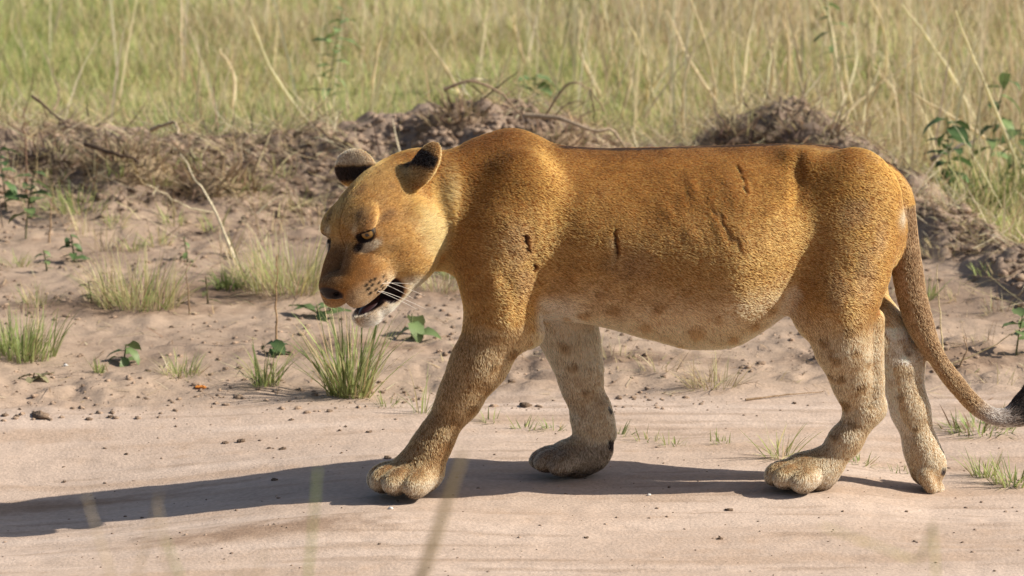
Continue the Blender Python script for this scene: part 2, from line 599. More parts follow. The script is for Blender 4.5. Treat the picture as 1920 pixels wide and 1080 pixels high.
# --- trunk and neck: lofted sections (side-view x, top, bottom, half width in m)
ST = np.array([
    [770, 330, 500, .085, -.055], [800, 305, 505, .100, -.045], [840, 282, 512, .118, -.03], [880, 262, 545, .135, -.012], [920, 248, 572, .150, -.003], [960, 241, 588, .165, 0], [1000, 250, 598, .178, 0],
    [1040, 267, 604, .172, 0], [1100, 276, 611, .182, 0], [1200, 278, 634, .202, 0], [1300, 275, 655, .228, 0], [1390, 271, 646, .240, 0],
    [1445, 268, 616, .214, 0], [1500, 267, 580, .172, 0], [1570, 277, 548, .160, 0], [1620, 298, 535, .145, 0], [1660, 328, 520, .118, 0], [1690, 372, 480, .075, 0], [1702, 400, 445, .03, 0]])


def loft():
    sx = np.array([at(p[0], 500, body_y(p[0]))[0] for p in ST])
    top = np.array([at(p[0], p[1], body_y(p[0]) + 0.0)[2] for p in ST])
    bot = np.array([at(p[0], p[2], body_y(p[0]) - 0.05)[2] for p in ST])
    yc = np.array([body_y(p[0]) + p[4] for p in ST])
    i0, i1 = np.searchsorted(GX, sx[0]), np.searchsorted(GX, sx[-1])
    xq = GX[i0:i1].astype(float)
    T, B, W, Y = (_crom(sx, v, xq)[:, None, None] for v in (top, bot, ST[:, 3], yc))
    s = (slice(i0, i1), slice(0, len(GY)), slice(0, len(GZ)))
    _, y, z = _pts(s)
    zc = B + (T - B) * 0.47
    hh = np.where(z > zc, T - zc, zc - B)
    n = 2.1
    dy, dz = np.abs(y - Y) + 1e-4, np.abs(z - zc) + 1e-4
    # narrower towards the spine, hung belly below
    wz = W * (1 - 0.30 * np.clip((z - zc) / (T - zc), 0, 1) ** 2)
    rho = ((dy / wz) ** n + (dz / hh) ** n) ** (1 / n)
    q = np.sqrt(dy * dy + dz * dz)
    d = q * (1 - 1 / rho)
    _merge(s, d, 0.02)


loft()

# --- shoulders, fore legs
NF, FF = -0.105, 0.115                            # depth of near and far fore leg
by = body_y(950)


def leg_front_upper(side):
    s = -1 if side == 'near' else 1
    y0 = by + s * 0.108
    ell(at(968, 395, y0 - s * .008), (0.155, 0.105, 0.058), axes(at(925, 560, y0) - at(990, 250, y0), (0, s, 0.42)), 0.05)
    ell(at(925, 485, y0 + s * .012), (0.105, 0.085, 0.066), axes(at(915, 560, y0) - at(930, 430, y0), (0, s, 0.1)), 0.05)
    return s, y0


s, y0 = leg_front_upper('near')
chain([at(945, 430, y0 + .01), at(940, 530, y0 + .005), at(938, 600, y0 + .005)], [.092, .092, .084], 0.04)
ell(at(980, 618, y0 + .01), (.055, .044, .045), axes((1, 0, -.4), (0, -1, 0)), 0.035)     # elbow
chain([at(938, 600, y0), at(902, 682, -.108), at(862, 748, -.115), at(818, 822, -.12), at(795, 858, -.125)], [.082, .062, .0485, .040, .041], 0.03)
ell(at(884, 686, -.130), (.09, .054, .042), axes(at(862, 748, 0) - at(910, 650, 0), (0, -1, .2)), 0.04)
# paw of the near fore leg: points left and towards the near verge
PA = np.array([-0.80, -0.60, 0])
PS = np.array([0.60, -0.80, 0])


def paw(base, fwd, size=1.0, flat=1.0, spread=0.036, lift=0.0, toe_r=0.033):
    """four toes fanned round the front of a pad; base = middle of the sole on the ground"""
    base = np.asarray(base, float)
    f = np.array([fwd[0], fwd[1], 0])
    f /= np.linalg.norm(f)
    sd = np.array([-f[1], f[0], 0])
    up = np.array([0, 0, 1.0])
    ell(base + up * 0.045 * size - f * 0.012, np.array([0.068, 0.058, 0.046]) * size, axes(f, up), 0.025)
    for i, (a, b, zz) in enumerate([(0.034, -1.5, 0.0), (0.062, -.52, .005), (0.062, .52, .005), (0.034, 1.5, 0.0)]):
        c = base + (f * a + sd * b * spread) * size + up * (toe_r * 1.02 * size + zz + lift)
        fd = f + sd * b * 0.14 + up * -0.18
        ell(c, np.array([0.048, 0.0280, toe_r * .95]) * size, axes(fd, up), 0.011)
    return base


paw(at(774, 925, -.125), (-0.70, -0.71), 1.12, spread=.0345, toe_r=.034)
cone(at(802, 850, -.124), at(784, 893, -.13), .043, .046, 0.03)
FS, fy0 = leg_front_upper('far')
fx0 = fy0
chain([at(1000, 500, fy0 - .01), at(1040, 590, fy0 - .02)], [.10, .082], 0.04)
chain([at(1050, 580, fy0 - .02), at(1066, 630, .105), at(1090, 720, .10), at(1106, 790, .095), at(1112, 845, .092)], [.078, .066, .049, .041, .040], 0.03)
ell(at(1080, 660, .10), (.085, .050, .055), axes(at(1095, 740, 0) - at(1062, 620, 0), (0, 0, 1)), 0.04)
cone(at(1122, 760, .085), at(1134, 812, .085), .030, .030, 0.025)
ell(at(1104, 858, .09), (.042, .045, .045), None, 0.025)
paw(at(1068, 884, .075), (-0.93, -0.36), 0.95, spread=.032)
cone(at(1112, 850, .09), at(1080, 868, .08), .042, .036, 0.03)

ell(at(1136, 842, .075), (.018, .028, .022), None, 0.012)
# --- hind quarters
hy = body_y(1590)
for s_ in (-1, 1):
    y1 = hy + s_ * 0.112
    ell(at(1592, 400, y1 - s_ * .028), (.165, .135, .086), axes(at(1575, 520, 0) - at(1590, 300, 0), (0, s_, .22)), 0.03)
    ell(at(1515, 312, hy + s_ * .070), (.07, .04, .045), axes((1, 0, -.6), (0, s_, .6)), 0.05)
    ell(at(1583, 495, y1), (.15, .118, .080), axes(at(1565, 600, 0) - at(1595, 420, 0), (0, s_, .1)), 0.035)
# near hind leg
ell(at(1545, 560, hy - .125), (.11, .085, .062), axes(at(1535, 640, 0) - at(1560, 480, 0), (0, -1, .1)), 0.045)
chain([at(1570, 560, hy - .115), at(1580, 650, -.075), at(1600, 715, -.07), at(1612, 768, -.066)], [.096, .065, .045, .037], 0.035)
cone(at(1632, 600, hy - .10), at(1643, 748, -.075), .030, .019, 0.012)
ell(at(1638, 764, -.062), (.031, .025, .030), None, 0.018)                  # hock
chain([at(1622, 775, -.066), at(1585, 826, -.068), at(1548, 872, -.07), at(1535, 890, -.07)], [.038, .037, .038, .041], 0.025)
paw(at(1508, 914, -.075), (-0.84, -0.54), 1.0, spread=.033)
# far hind leg: only the toes still touch the ground
FH = 0.035
chain([at(1585, 560, hy + .10), at(1640, 625, .085), at(1690, 678, .06)], [.10, .077, .051], 0.035)
ell(at(1707, 672, .055), (.036, .032, .034), None, 0.025)
ell(at(1662, 650, .07), (.09, .05, .052), axes((1, 0, -.9), (0, 1, 0)), .035)
chain([at(1688, 690, .055), at(1708, 770, .045), at(1728, 842, .036), at(1738, 880, .034)], [.056, .046, .042, .044], 0.025)
ell(at(1742, 872, .030), (.050, .046, .046), axes((.15, 0, -1), (1, 0, 0)), 0.02)
for i, (dx, dy) in enumerate([(-2, -.040), (8, -.014), (12, .014), (4, .040)]):
    cone(at(1736 + dx * .5, 893, .032 + dy), at(1748 + dx, 918 - abs(dy) * 60, .026 + dy), .024, .0185, 0.008)

# --- tail
TAIL = np.array([(1640, 345, .0), (1672, 372, -.002), (1693, 420, -.006), (1701, 505, -.012), (1722, 598, -.015), (1750, 658, -.02), (1782, 706, -.02), (1820, 752, -.015), (1856, 779, -.01), (1888, 783, 0), (1914, 770, 0.01), (1934, 745, .02), (1944, 712, .03)])
TR = np.array([.060, .050, .0335, .0365, .0325, .0265, .024, .022, .020, .022, .027, .024, .011])
_t = np.arange(len(TAIL)); _tq = np.linspace(0, len(TAIL) - 1, 61)
TP = [at(a, b, hy + c) for a, b, c in zip(*(_crom(_t, TAIL[:, i], _tq) for i in range(3)))]
TRQ = _crom(_t, TR, _tq)
chain(TP, TRQ, 0.008)

# --- head
HYAW, HPIT, HROL = math.radians(48), math.radians(28), math.radians(9)
_f = np.array([-math.cos(HYAW) * math.cos(HPIT), -math.sin(HYAW) * math.cos(HPIT), -math.sin(HPIT)])
_l = np.array([math.sin(HYAW), -math.cos(HYAW), 0.0])
_u = np.cross(_f, _l)
HR = np.stack([_f, _l * math.cos(HROL) + _u * math.sin(HROL), _u * math.cos(HROL) - _l * math.sin(HROL)])
HO = at(651, 437, -.19)


def hd(f, l, u):
    return HO + np.array([f, l, u], float) @ HR


def hell(c, r, k=0.02, sub=False, tilt=0.0, yaw=0.0):
    """ellipsoid in head space; tilt = nose-down pitch of its long axis, yaw = outward turn"""
    a = np.array([math.cos(tilt) * math.cos(yaw), math.cos(tilt) * math.sin(yaw), -math.sin(tilt)])
    R = axes(a, (0, 0, 1)) @ HR
    ell(hd(*c), r, R, k, sub)


def hcone(a, b, ra, rb, k=0.02, sub=False):
    cone(hd(*a), hd(*b), ra, rb, k, sub)


hell((-.105, 0, -.012), (.128, .100, .088), .03)
hell((-.175, 0, -.02), (.11, .098, .090), .03)
hcone((-.16, 0, -.06), (-.26, 0, -.06), .105, .115, .05)
for s in (-1, 1):
    hcone((-.03, s * .034, -.018), (.090, s * .034, -.090), .036, .032, .014)      # bridge
    hell((-.022, s * .060, .020), (.046, .036, .020), .014, tilt=.45)               # brow
    hell((-.055, s * .086, -.046), (.078, .034, .030), .016, yaw=s * -.25, tilt=-.2)          # cheek bone
    hell((-.100, s * .080, -.105), (.088, .050, .082), .025)                       # cheek
    hell((-.15, s * .095, -.080), (.065, .040, .075), .018)
    hell((.062, s * .043, -.114), (.068, .037, .042), .020, tilt=.20)              # whisker pad
    hell((.012, s * .060, -.098), (.070, .034, .050), .03)
    hcone((-.10, s * .055, -.160), (.025, s * .026, -.195), .046, .030, .02)       # lower jaw
hell((.058, 0, -.200), (.043, .042, .033), .015)                                   # chin
hell((-.10, 0, -.15), (.09, .085, .06), .03)
hell((.108, 0, -.083), (.038, .049, .029), .010, tilt=.35)                         # nose
# groove between the pads, nostrils, mouth, eye sockets
hell((.130, 0, -.130), (.022, .005, .032), .006, True)
for s in (-1, 1):
    hell((.141, s * .028, -.090), (.018, .011, .0070), .004, True, yaw=s * .6)
    hell((.020, s * .078, -.006), (.026, .027, .0118), .005, True, yaw=s * .5)
    hell((.036, s * .056, -.018), (.016, .010, .007), .005, True, tilt=.5)
hell((.045, 0, -.176), (.062, .060, .0140), .006, True, tilt=.10)
for s in (-1, 1):
    hell((.006, s * .058, -.172), (.028, .032, .031), .008, True)


def ear(base, tip, nrm, w, th):
    """upright cup: a thick leaf-shaped plate hollowed on its inner side (nrm points out of the back of the ear)"""
    base, tip = np.asarray(base), np.asarray(tip)
    L = np.linalg.norm(tip - base)
    R = axes(tip - base, nrm)
    c = (base + tip) / 2
    ell(c, (L * 0.56, w, th), R, .012)
    ell(c - R[2] * th * 1.15 + R[0] * 0.01, (L * 0.48, w * 0.80, th * 1.0), R, .006, True)
    return c, R, L


_ny, _fy = hd(-.17, .088, .03)[1], hd(-.165, -.085, .03)[1]
EARN = ear(at(772, 350, _ny), at(817, 272, _ny + .02), (-.72, -.62, .30), .043, .017)
EARF = ear(at(668, 348, _fy), at(664, 285, _fy + .01), (-.45, -.85, .30), .056, .017)


def surface_nets(F):
    ins = F < 0
    nx, ny, nz = F.shape
    c = [ins[a:nx - 1 + a, b:ny - 1 + b, d:nz - 1 + d] for a in (0, 1) for b in (0, 1) for d in (0, 1)]
    allv = c[0].copy()
    anyv = c[0].copy()
    for q in c[1:]:
        allv &= q
        anyv |= q
    cell = anyv & ~allv
    idx = np.argwhere(cell)
    num = np.full(cell.shape, -1, np.int32)
    num[cell] = np.arange(len(idx), dtype=np.int32)
    corners = [(a, b, d) for a in (0, 1) for b in (0, 1) for d in (0, 1)]
    val = {k: F[idx[:, 0] + k[0], idx[:, 1] + k[1], idx[:, 2] + k[2]] for k in corners}
    acc = np.zeros((len(idx), 3))
    cnt = np.zeros(len(idx))
    for a in corners:
        for ax in range(3):
            if a[ax] == 0:
                b = list(a)
                b[ax] = 1
                b = tuple(b)
                va, vb = val[a], val[b]
                m = (va < 0) != (vb < 0)
                t = np.where(m, va / np.where(m, va - vb, 1), 0)
                p = np.tile(np.array(a, float), (len(idx), 1))
                p[:, ax] = t
                acc += p * m[:, None]
                cnt += m
    loc = acc / cnt[:, None]
    V = np.zeros((len(idx), 3))
    for ax, g in enumerate((GX, GY, GZ)):
        i = idx[:, ax]
        V[:, ax] = g[i] + loc[:, ax] * (g[i + 1] - g[i])
    Q = []
    for ax in range(3):
        o1, o2 = [(1, 2), (2, 0), (0, 1)][ax]
        sa = [slice(None)] * 3
        sb = [slice(None)] * 3
        sa[ax], sb[ax] = slice(0, -1), slice(1, None)
        ch = ins[tuple(sa)] != ins[tuple(sb)]
        e = np.argwhere(ch)
        e = e[(e[:, o1] > 0) & (e[:, o2] > 0) & (e[:, o1] < F.shape[o1] - 1) & (e[:, o2] < F.shape[o2] - 1)]
        flip = ins[tuple(sa)][e[:, 0], e[:, 1], e[:, 2]]
        q = []
        for d1, d2 in ((0, 0), (-1, 0), (-1, -1), (0, -1)):
            w = e.copy()
            w[:, o1] += d1
            w[:, o2] += d2
            q.append(num[w[:, 0], w[:, 1], w[:, 2]])
        q = np.stack(q, 1)
        q[~flip] = q[~flip][:, ::-1]
        Q.append(q)
    return V, np.concatenate(Q)


def vert_normals(V, Q):
    n = np.cross(V[Q[:, 2]] - V[Q[:, 0]], V[Q[:, 3]] - V[Q[:, 1]])
    N = np.zeros_like(V)
    for i in range(4):
        for a in range(3):
            N[:, a] += np.bincount(Q[:, i], n[:, a], len(V))
    return N / (np.linalg.norm(N, axis=1, keepdims=True) + 1e-9)


LV, LQ = surface_nets(FIELD)
# relax the stair steps a little
_e = np.concatenate([LQ[:, [0, 1]], LQ[:, [1, 2]], LQ[:, [2, 3]], LQ[:, [3, 0]]])
for _lam in (0.5, 0.5, -0.35, 0.5):
    cnt = np.bincount(_e[:, 0], minlength=len(LV)) + np.bincount(_e[:, 1], minlength=len(LV))
    avg = np.stack([(np.bincount(_e[:, 0], LV[_e[:, 1], a], len(LV)) + np.bincount(_e[:, 1], LV[_e[:, 0], a], len(LV))) / np.maximum(cnt, 1) for a in range(3)], 1)
    LV = LV + (avg - LV) * _lam
LN = vert_normals(LV, LQ)
del FIELD

# ------------------------------------------------------------------ coat: markings as colour, skin relief, fur
def side_xy(V):
    """side-view coordinates of points of the animal (photograph-sized units, independent of depth)"""
    return 960 + PXM * V[:, 0], 540 - PXM * math.cos(PITCH) * (V[:, 2] - AIM.z) - PXM * math.sin(PITCH) * 0.03


def head_xyz(V):
    q = (V - HO) @ HR.T
    return q[:, 0], q[:, 1], q[:, 2]


def blob(f, l, u, c, r, soft=0.35):
    d = np.sqrt(((f - c[0]) / r[0]) ** 2 + ((l - c[1]) / r[1]) ** 2 + ((u - c[2]) / r[2]) ** 2)
    return 1 - smoothstep(1 - soft, 1 + soft, d)


def seg_dist(px, py, a, b):
    ab = np.array(b, float) - a
    t = np.clip(((px - a[0]) * ab[0] + (py - a[1]) * ab[1]) / (ab @ ab), 0, 1)
    return np.hypot(px - a[0] - t * ab[0], py - a[1] - t * ab[1])


near_side = LV[:, 1] < body_y(960 + PXM * LV[:, 0]) - 0.03
sx, sy = side_xy(LV)
hf, hl, hu = head_xyz(LV)
headm = (smoothstep(-.26, -.16, hf) * smoothstep(.30, .22, np.sqrt(hf ** 2 + hl ** 2 + hu ** 2))) * (sx < 850)
tailm = (sx > 1690) * (sy > 370) * (LV[:, 1] > -.06)
TPa = np.array(TP)
td = np.min(np.linalg.norm(LV[:, None, ::2] - TPa[None, 12:, ::2], axis=2), axis=1) if False else None
# distance to the tail's axis
tmin = np.full(len(LV), 9.0)
tidx = np.zeros(len(LV), int)
for i in range(8, len(TPa)):
    d_ = np.linalg.norm(LV - TPa[i], axis=1) - TRQ[i]
    m_ = d_ < tmin
    tmin[m_] = d_[m_]
    tidx[m_] = i
tail = (tmin < 0.006) & (sx > 1662) & (sy > 360)

# scars and skin relief, carved into the surface
WOUNDS = [((1149, 408), (1150, 432), 2.4), ((1151, 428), (1154, 454), 3.6), ((1378, 302), (1386, 325), 2.6), ((1385, 322), (1392, 342), 3.0), ((982, 416), (987, 430), 3.2), ((988, 432), (991, 444), 2.2), ((1000, 470), (1003, 480), 1.8)]
disp = 0.0050 * fbm(LV[:, 0] * 9, LV[:, 1] * 9, LV[:, 2] * 9, 2, 3) + 0.0005 * fbm(LV[:, 0] * 55, LV[:, 1] * 40, LV[:, 2] * 40, 2, 9)
wr = fbm(LV[:, 0] * 34 + LV[:, 2] * 16, LV[:, 1] * 10, LV[:, 2] * 11 - LV[:, 0] * 8, 3, 21)
wrm = smoothstep(1180, 1260, sx) * smoothstep(1480, 1420, sx) * smoothstep(290, 340, sy) * smoothstep(480, 420, sy)
thm = smoothstep(1560, 1600, sx) * smoothstep(1670, 1640, sx) * smoothstep(330, 380, sy) * smoothstep(640, 560, sy)
shm = smoothstep(900, 950, sx) * smoothstep(1040, 1010, sx) * smoothstep(340, 380, sy) * smoothstep(560, 480, sy)
disp += 0.0030 * wr * (wrm + .9 * thm + .9 * shm)
disp += 0.007 * fbm(LV[:, 0] * 4.5, LV[:, 1] * 4.5, LV[:, 2] * 4.5, 2, 13)
disp += 0.0022 * np.sin(sx / 8.5 + (sy - 500) / 60 + 2.5 * vnoise(sx / 60, sy / 60, 0, 14)) * smoothstep(1045, 1080, sx) * smoothstep(1230, 1150, sx) * smoothstep(430, 480, sy) * smoothstep(590, 550, sy)
disp += 0.0030 * np.sin(sx / 12 + 3 * vnoise(sx / 50, sy / 50, 0, 15)) * smoothstep(865, 890, sx) * smoothstep(985, 950, sx) * smoothstep(440, 500, sy) * smoothstep(620, 570, sy)
disp *= 1 - 0.80 * headm
wound = np.zeros(len(LV))
for a, b, r in WOUNDS:
    d_ = seg_dist(sx + 4 * vnoise(sx / 7, sy / 7, 0, 5), sy + 3 * vnoise(sx / 6, sy / 6, 3, 5), a, b)
    wound = np.maximum(wound, (1 - smoothstep(r * .3, r * 1.7, d_)) * near_side)
disp -= 0.005 * wound
disp -= 0.007 * np.exp(-(seg_dist(sx, sy, (1490, 280), (1486, 360)) / 13) ** 2)
disp -= 0.003 * np.exp(-(seg_dist(sx + 12 * vnoise(sx / 14, sy / 14, 1, 8), sy, (1332, 374), (1384, 436)) / 5) ** 2) * near_side
LV = LV + LN * disp[:, None]
LN = vert_normals(LV, LQ)

n1 = fbm(LV[:, 0] * 9, LV[:, 1] * 9, LV[:, 2] * 9, 4, 31)
n2 = fbm(LV[:, 0] * 30, LV[:, 1] * 30, LV[:, 2] * 30, 3, 41)
n3 = fbm(LV[:, 0] * 70, LV[:, 1] * 70, LV[:, 2] * 70, 2, 51)
C = np.tile(np.array([0.40, 0.185, 0.048]), (len(LV), 1))
C = blend(C, (0.46, 0.235, 0.078), smoothstep(300, 500, sy + 50 * n1))
C = blend(C, (0.27, 0.135, 0.045), smoothstep(.05, .7, n1 + .5 * n2) * .45 * (sy < 620))
# paler, sandier legs and flanks
legm = smoothstep(560, 640, sy + 30 * n2)
C = blend(C, (0.50, 0.335, 0.175), legm)
hindpale = smoothstep(1480, 1560, sx) * smoothstep(540, 680, sy + 60 * n1)
C = blend(C, (0.64, 0.47, 0.28), hindpale * .85)
# belly
bell = smoothstep(1000, 1040, sx) * smoothstep(1520, 1470, sx) * smoothstep(470, 650, sy + 34 * n1 + 14 * n2 - 60 * np.clip(LN[:, 2] * -1, 0, 1) * -1) * (sy < 690)
C = blend(C, (0.68, 0.47, 0.26), bell * .92)
C = blend(C, (0.78, 0.64, 0.45), smoothstep(1000, 1020, sx) * smoothstep(1110, 1050, sx) * smoothstep(525, 560, sy) * (sy < 612) * .8)
C = blend(C, (0.80, 0.66, 0.46), smoothstep(14, 4, seg_dist(sx, sy, (1482, 530), (1452, 590)) / 1.4) * .35)
# pale insides of the legs
inner = np.clip(LN[:, 1] * np.where(near_side, 1, -1), 0, 1) * legm
C = blend(C, (0.72, 0.59, 0.41), inner * 1.2)
farleg = (LV[:, 1] > np.where((sx > 985) & (sx < 1200), -.06, 0.0)) & (sy > 612)
C = blend(C, (0.64, 0.48, 0.29), farleg * .75 * (sx < 1300) * smoothstep(600, 640, sy))
C = blend(C, (0.84, 0.74, 0.57), farleg * .95 * (sx > 1600) * smoothstep(1735, 1690, sx + 30 * n2) * smoothstep(890, 780, sy))
# fore leg: darker brown mottling down its front, pale back edge and elbow
fore = (LV[:, 1] < .02) * (sx < 1030) * (sy > 600) * (sx > 680)
axisx = np.interp(sy, [600, 680, 748, 822, 870], [938, 902, 862, 818, 790])
C = blend(C, (0.30, 0.175, 0.078), fore * smoothstep(-.15, .35, n1 + .5 * n2 + .25 - (sx - axisx) / 90) * smoothstep(870, 830, sy) * .75)
C = blend(C, (0.62, 0.42, 0.21), fore * smoothstep(28, 60, sx - axisx) * .7)
C = blend(C, (0.20, 0.115, 0.053), smoothstep(.08, .55, n2 + .5 * n1 + .25 * n3) * legm * .48)
C = blend(C, (0.26, 0.14, 0.06), smoothstep(.15, .6, n2 + .35 * n3) * .45 * smoothstep(1480, 1530, sx) * (sy < 640))
# rosette spots left from the cub coat
rs = np.random.default_rng(5)
SPOTS = [(1205, 592, 17), (1300, 602, 19), (1092, 577, 13), (1142, 562, 16), (1372, 618, 15), (1412, 592, 15), (1232, 548, 14), (1180, 625, 11), (1338, 570, 13), (1270, 632, 10), (1060, 590, 10), (1440, 560, 12), (1120, 530, 12),
         (1582, 742, 15), (1572, 690, 12), (1596, 778, 13), (1548, 690, 10), (1615, 705, 12), (1560, 650, 12), (1600, 640, 11), (1620, 660, 10), (1540, 620, 11), (1585, 600, 12), (1630, 740, 9), (1565, 800, 9),
         (852, 764, 15), (838, 806, 13), (884, 742, 14), (914, 700, 14), (930, 660, 12), (896, 790, 9), (962, 640, 11), (1075, 690, 12), (1100, 740, 10), (1060, 650, 13), (1690, 740, 9), (1712, 700, 8), (1722, 800, 7), (1704, 660, 9)]
for x_, y_, r_ in SPOTS:
    d_ = np.hypot((sx - x_) + 9 * n2, (sy - y_) * 1.15 + 9 * n3) / r_
    C = blend(C, (0.30, 0.16, 0.065) if y_ < 640 and x_ < 1480 else (0.17, 0.095, 0.042), (1 - smoothstep(.5, 1.25, d_)) * .75)
# dusty greyish patches where the hair is worn
for x_, y_, rx, ry in [(1612, 500, 26, 70), (1560, 520, 22, 45), (965, 430, 34, 60), (1590, 380, 40, 30), (1640, 430, 18, 40), (985, 510, 24, 40), (1180, 470, 60, 40)]:
    d_ = np.hypot((sx - x_) / rx, (sy - y_) / ry) + .45 * n2
    C = blend(C, (0.24, 0.155, 0.095), (1 - smoothstep(.3, 1.2, d_)) * .38 * near_side)
# dorsal stripe
dors = (1 - smoothstep(.010, .030, np.abs(LV[:, 1] - body_y(sx)) + .006 * n2)) * smoothstep(.25, .6, LN[:, 2] + .3) * smoothstep(1000, 1060, sx) * (sy < 420)
C = blend(C, (0.028, 0.018, 0.014), dors * .95)
C = blend(C, (0.17, 0.072, 0.022), (1 - smoothstep(.03, .085, np.abs(LV[:, 1] - body_y(sx)))) * (sy < 300) * (sx > 860) * .6 * (1 - dors))
# tail: pale with a brown line down its outer face, black tuft
tt = tidx / (len(TPa) - 1)
C = np.where(tail[:, None], blend(C, (0.42, 0.26, 0.13), np.ones(len(C))), C)
ctr = TPa[tidx]
tl_tan = np.gradient(TPa, axis=0)[tidx]
tl_tan = tl_tan / np.linalg.norm(tl_tan, axis=1, keepdims=True)
tl_out = np.cross(np.tile([0, -1.0, 0], (len(LV), 1)), tl_tan)
tl_s = ((LV - ctr) * tl_out).sum(1) / TRQ[tidx]
sgn = 1.0 if np.mean(tl_s[tail & (LV[:, 0] > ctr[:, 0])]) > 0 else -1.0
C = blend(C, (0.085, 0.050, 0.032), tail * smoothstep(-.35, .1, tl_s * sgn + .2 * n2) * smoothstep(.78, .55, tt) * .6)
C = blend(C, (0.40, 0.36, 0.32), tail * smoothstep(.58, .68, tt))
C = blend(C, (0.016, 0.014, 0.014), tail * smoothstep(.755, .80, tt + .015 * n2))
# paws: pale toes, grey soles
pawm = smoothstep(855, 885, sy) * (sx < 1640)
C = blend(C, (0.66, 0.55, 0.39), pawm * .8 * (~farleg))
C = blend(C, (0.27, 0.22, 0.165), farleg * (sx < 1300) * smoothstep(832, 846, sy + 5 * n2) * .85)
sole = smoothstep(.30, .85, -LN[:, 2]) * smoothstep(870, 890, sy)
C = blend(C, (0.06, 0.05, 0.045), sole * .85)
for (x_, y_, r_) in [(1149, 842, 9), (1778, 884, 7)]:
    C = blend(C, (0.035, 0.03, 0.03), 1 - smoothstep(.6, 1.2, np.hypot(sx - x_, (sy - y_) * .7) / r_ + .2 * n2))
# dark creases between the toes come from the fur's own shade; thin dark stripes on the toes
# --- face
hm = headm > 0.02
al = np.abs(hl)
Ch = C.copy()
Ch = blend(Ch, (0.43, 0.225, 0.075), headm)
Ch = blend(Ch, (0.33, 0.20, 0.09), headm * smoothstep(-.1, .5, n2 + .4 * n1) * smoothstep(.02, -.02, hu - .05) * .5)
Ch = blend(Ch, (0.24, 0.15, 0.078), blob(hf, al, hu, (.06, .0, -.05), (.085, .050, .05)) * .8)     # bridge
Ch = blend(Ch, (0.66, 0.50, 0.31), blob(hf, al, hu, (.07, .06, -.130), (.075, .045, .042)) * .9)      # upper lip
Ch = blend(Ch, (0.70, 0.58, 0.43), blob(hf, al, hu, (.045, .02, -.208), (.07, .065, .036)) * .95)       # chin
Ch = blend(Ch, (0.60, 0.45, 0.29), blob(hf, al, hu, (-.02, .06, -.19), (.06, .05, .035)) * .8)
Ch = blend(Ch, (0.56, 0.36, 0.16), blob(hf, al, hu, (-.13, .12, -.10), (.045, .05, .07)) * .6)        # ruff
Ch = blend(Ch, (0.70, 0.55, 0.36), blob(hf, al, hu, (.014, .076, -.030), (.030, .030, .011)) * .95)    # pale line under the eye
Ch = blend(Ch, (0.62, 0.46, 0.27), blob(hf, al, hu, (.028, .048, .020), (.022, .014, .016)) * .7)     # above inner corner
Ch = blend(Ch, (0.14, 0.08, 0.04), blob(hf, al, hu, (-.005, .055, .048), (.03, .012, .02)) * .75)     # brow mark
Ch = blend(Ch, (0.16, 0.09, 0.04), blob(hf, al, hu, (-.075, .02, .09), (.03, .018, .03)) * .75)
Ch = blend(Ch, (0.15, 0.085, 0.04), headm * smoothstep(.25, .6, n2 + .3 * n3) * smoothstep(-.02, .03, hu) * .5)        # forehead mark
Ch = blend(Ch, (0.20, 0.12, 0.06), blob(hf, al, hu, (-.06, .10, .005), (.03, .03, .012)) * .7)        # temple
eye_rim = blob(hf, al, hu, (.012, .0765, -.005), (.030, .0335, .0172), .12)
Ch = blend(Ch, (0.02, 0.014, 0.012), eye_rim)
Ch = blend(Ch, (0.02, 0.014, 0.012), blob(hf, al, hu, (.036, .056, -.021), (.022, .014, .0115)) * .97)  # tear line
for (a_, b_) in [(.085, -.098), (.070, -.098), (.055, -.100), (.085, -.110), (.069, -.111), (.052, -.113), (.036, -.112), (.083, -.122), (.066, -.124), (.049, -.126), (.033, -.125), (.060, -.136), (.044, -.138)]:
    Ch = blend(Ch, (0.012, 0.008, 0.006), blob(hf, al, hu, (a_ + rs.normal(0, .0022), .076, b_ + rs.normal(0, .0016)), (.0062, .03, .0040), .5) * .95)
nose = blob(hf, al, hu, (.146, .0, -.094), (.036, .047, .027), .12)
nose = np.maximum(nose, blob(hf, al, hu, (.142, .0, -.112), (.032, .018, .020), .15))
Ch = blend(Ch, (0.028, 0.020, 0.019), nose)
Ch = blend(Ch, (0.02, 0.014, 0.012), blob(hf, al, hu, (.125, .0, -.13), (.03, .0055, .03), .25))
mouth = np.maximum(blob(hf, al, hu, (.045, 0, -.176), (.068, .066, .0170), .10), blob(hf, al, hu, (.006, .058, -.172), (.032, .038, .035), .10))
Ch = blend(Ch, (0.030, 0.020, 0.022), mouth)
# ears
for (c_, R_, L_), s_ in ((EARN, 1), (EARF, -1)):
    q = (LV - c_) @ R_.T
    inr = (np.abs(q[:, 2]) < .024) & ((q[:, 0] / (L_ * .62)) ** 2 + (q[:, 1] / .064) ** 2 < 1)
    back = smoothstep(.15, .5, (LN @ R_[2])) * inr
    t_ = q[:, 0] / L_ + .03 * n3
    Ch = blend(Ch, (0.42, 0.25, 0.10), inr * smoothstep(-.45, -.3, t_))
    band = smoothstep(-.20, -.02, t_ + q[:, 1] * 2.5) * smoothstep(.36, .26, t_) if s_ > 0 else smoothstep(-.45, -.30, t_) * smoothstep(.16, .04, t_)
    Ch = blend(Ch, (0.010, 0.008, 0.008), back * band * .97)
    Ch = blend(Ch, (0.34, 0.20, 0.08) if s_ > 0 else (0.56, 0.42, 0.27), back * (smoothstep(.28, .38, t_) if s_ > 0 else smoothstep(.06, .18, t_)))
Ch = np.where((sx < 870)[:, None], Ch, C)
C = Ch
C = blend(C, (0.60, 0.38, 0.17), near_side * .6 * np.exp(-(seg_dist(sx, sy, (1141, 425), (1145, 465)) / 5) ** 2))
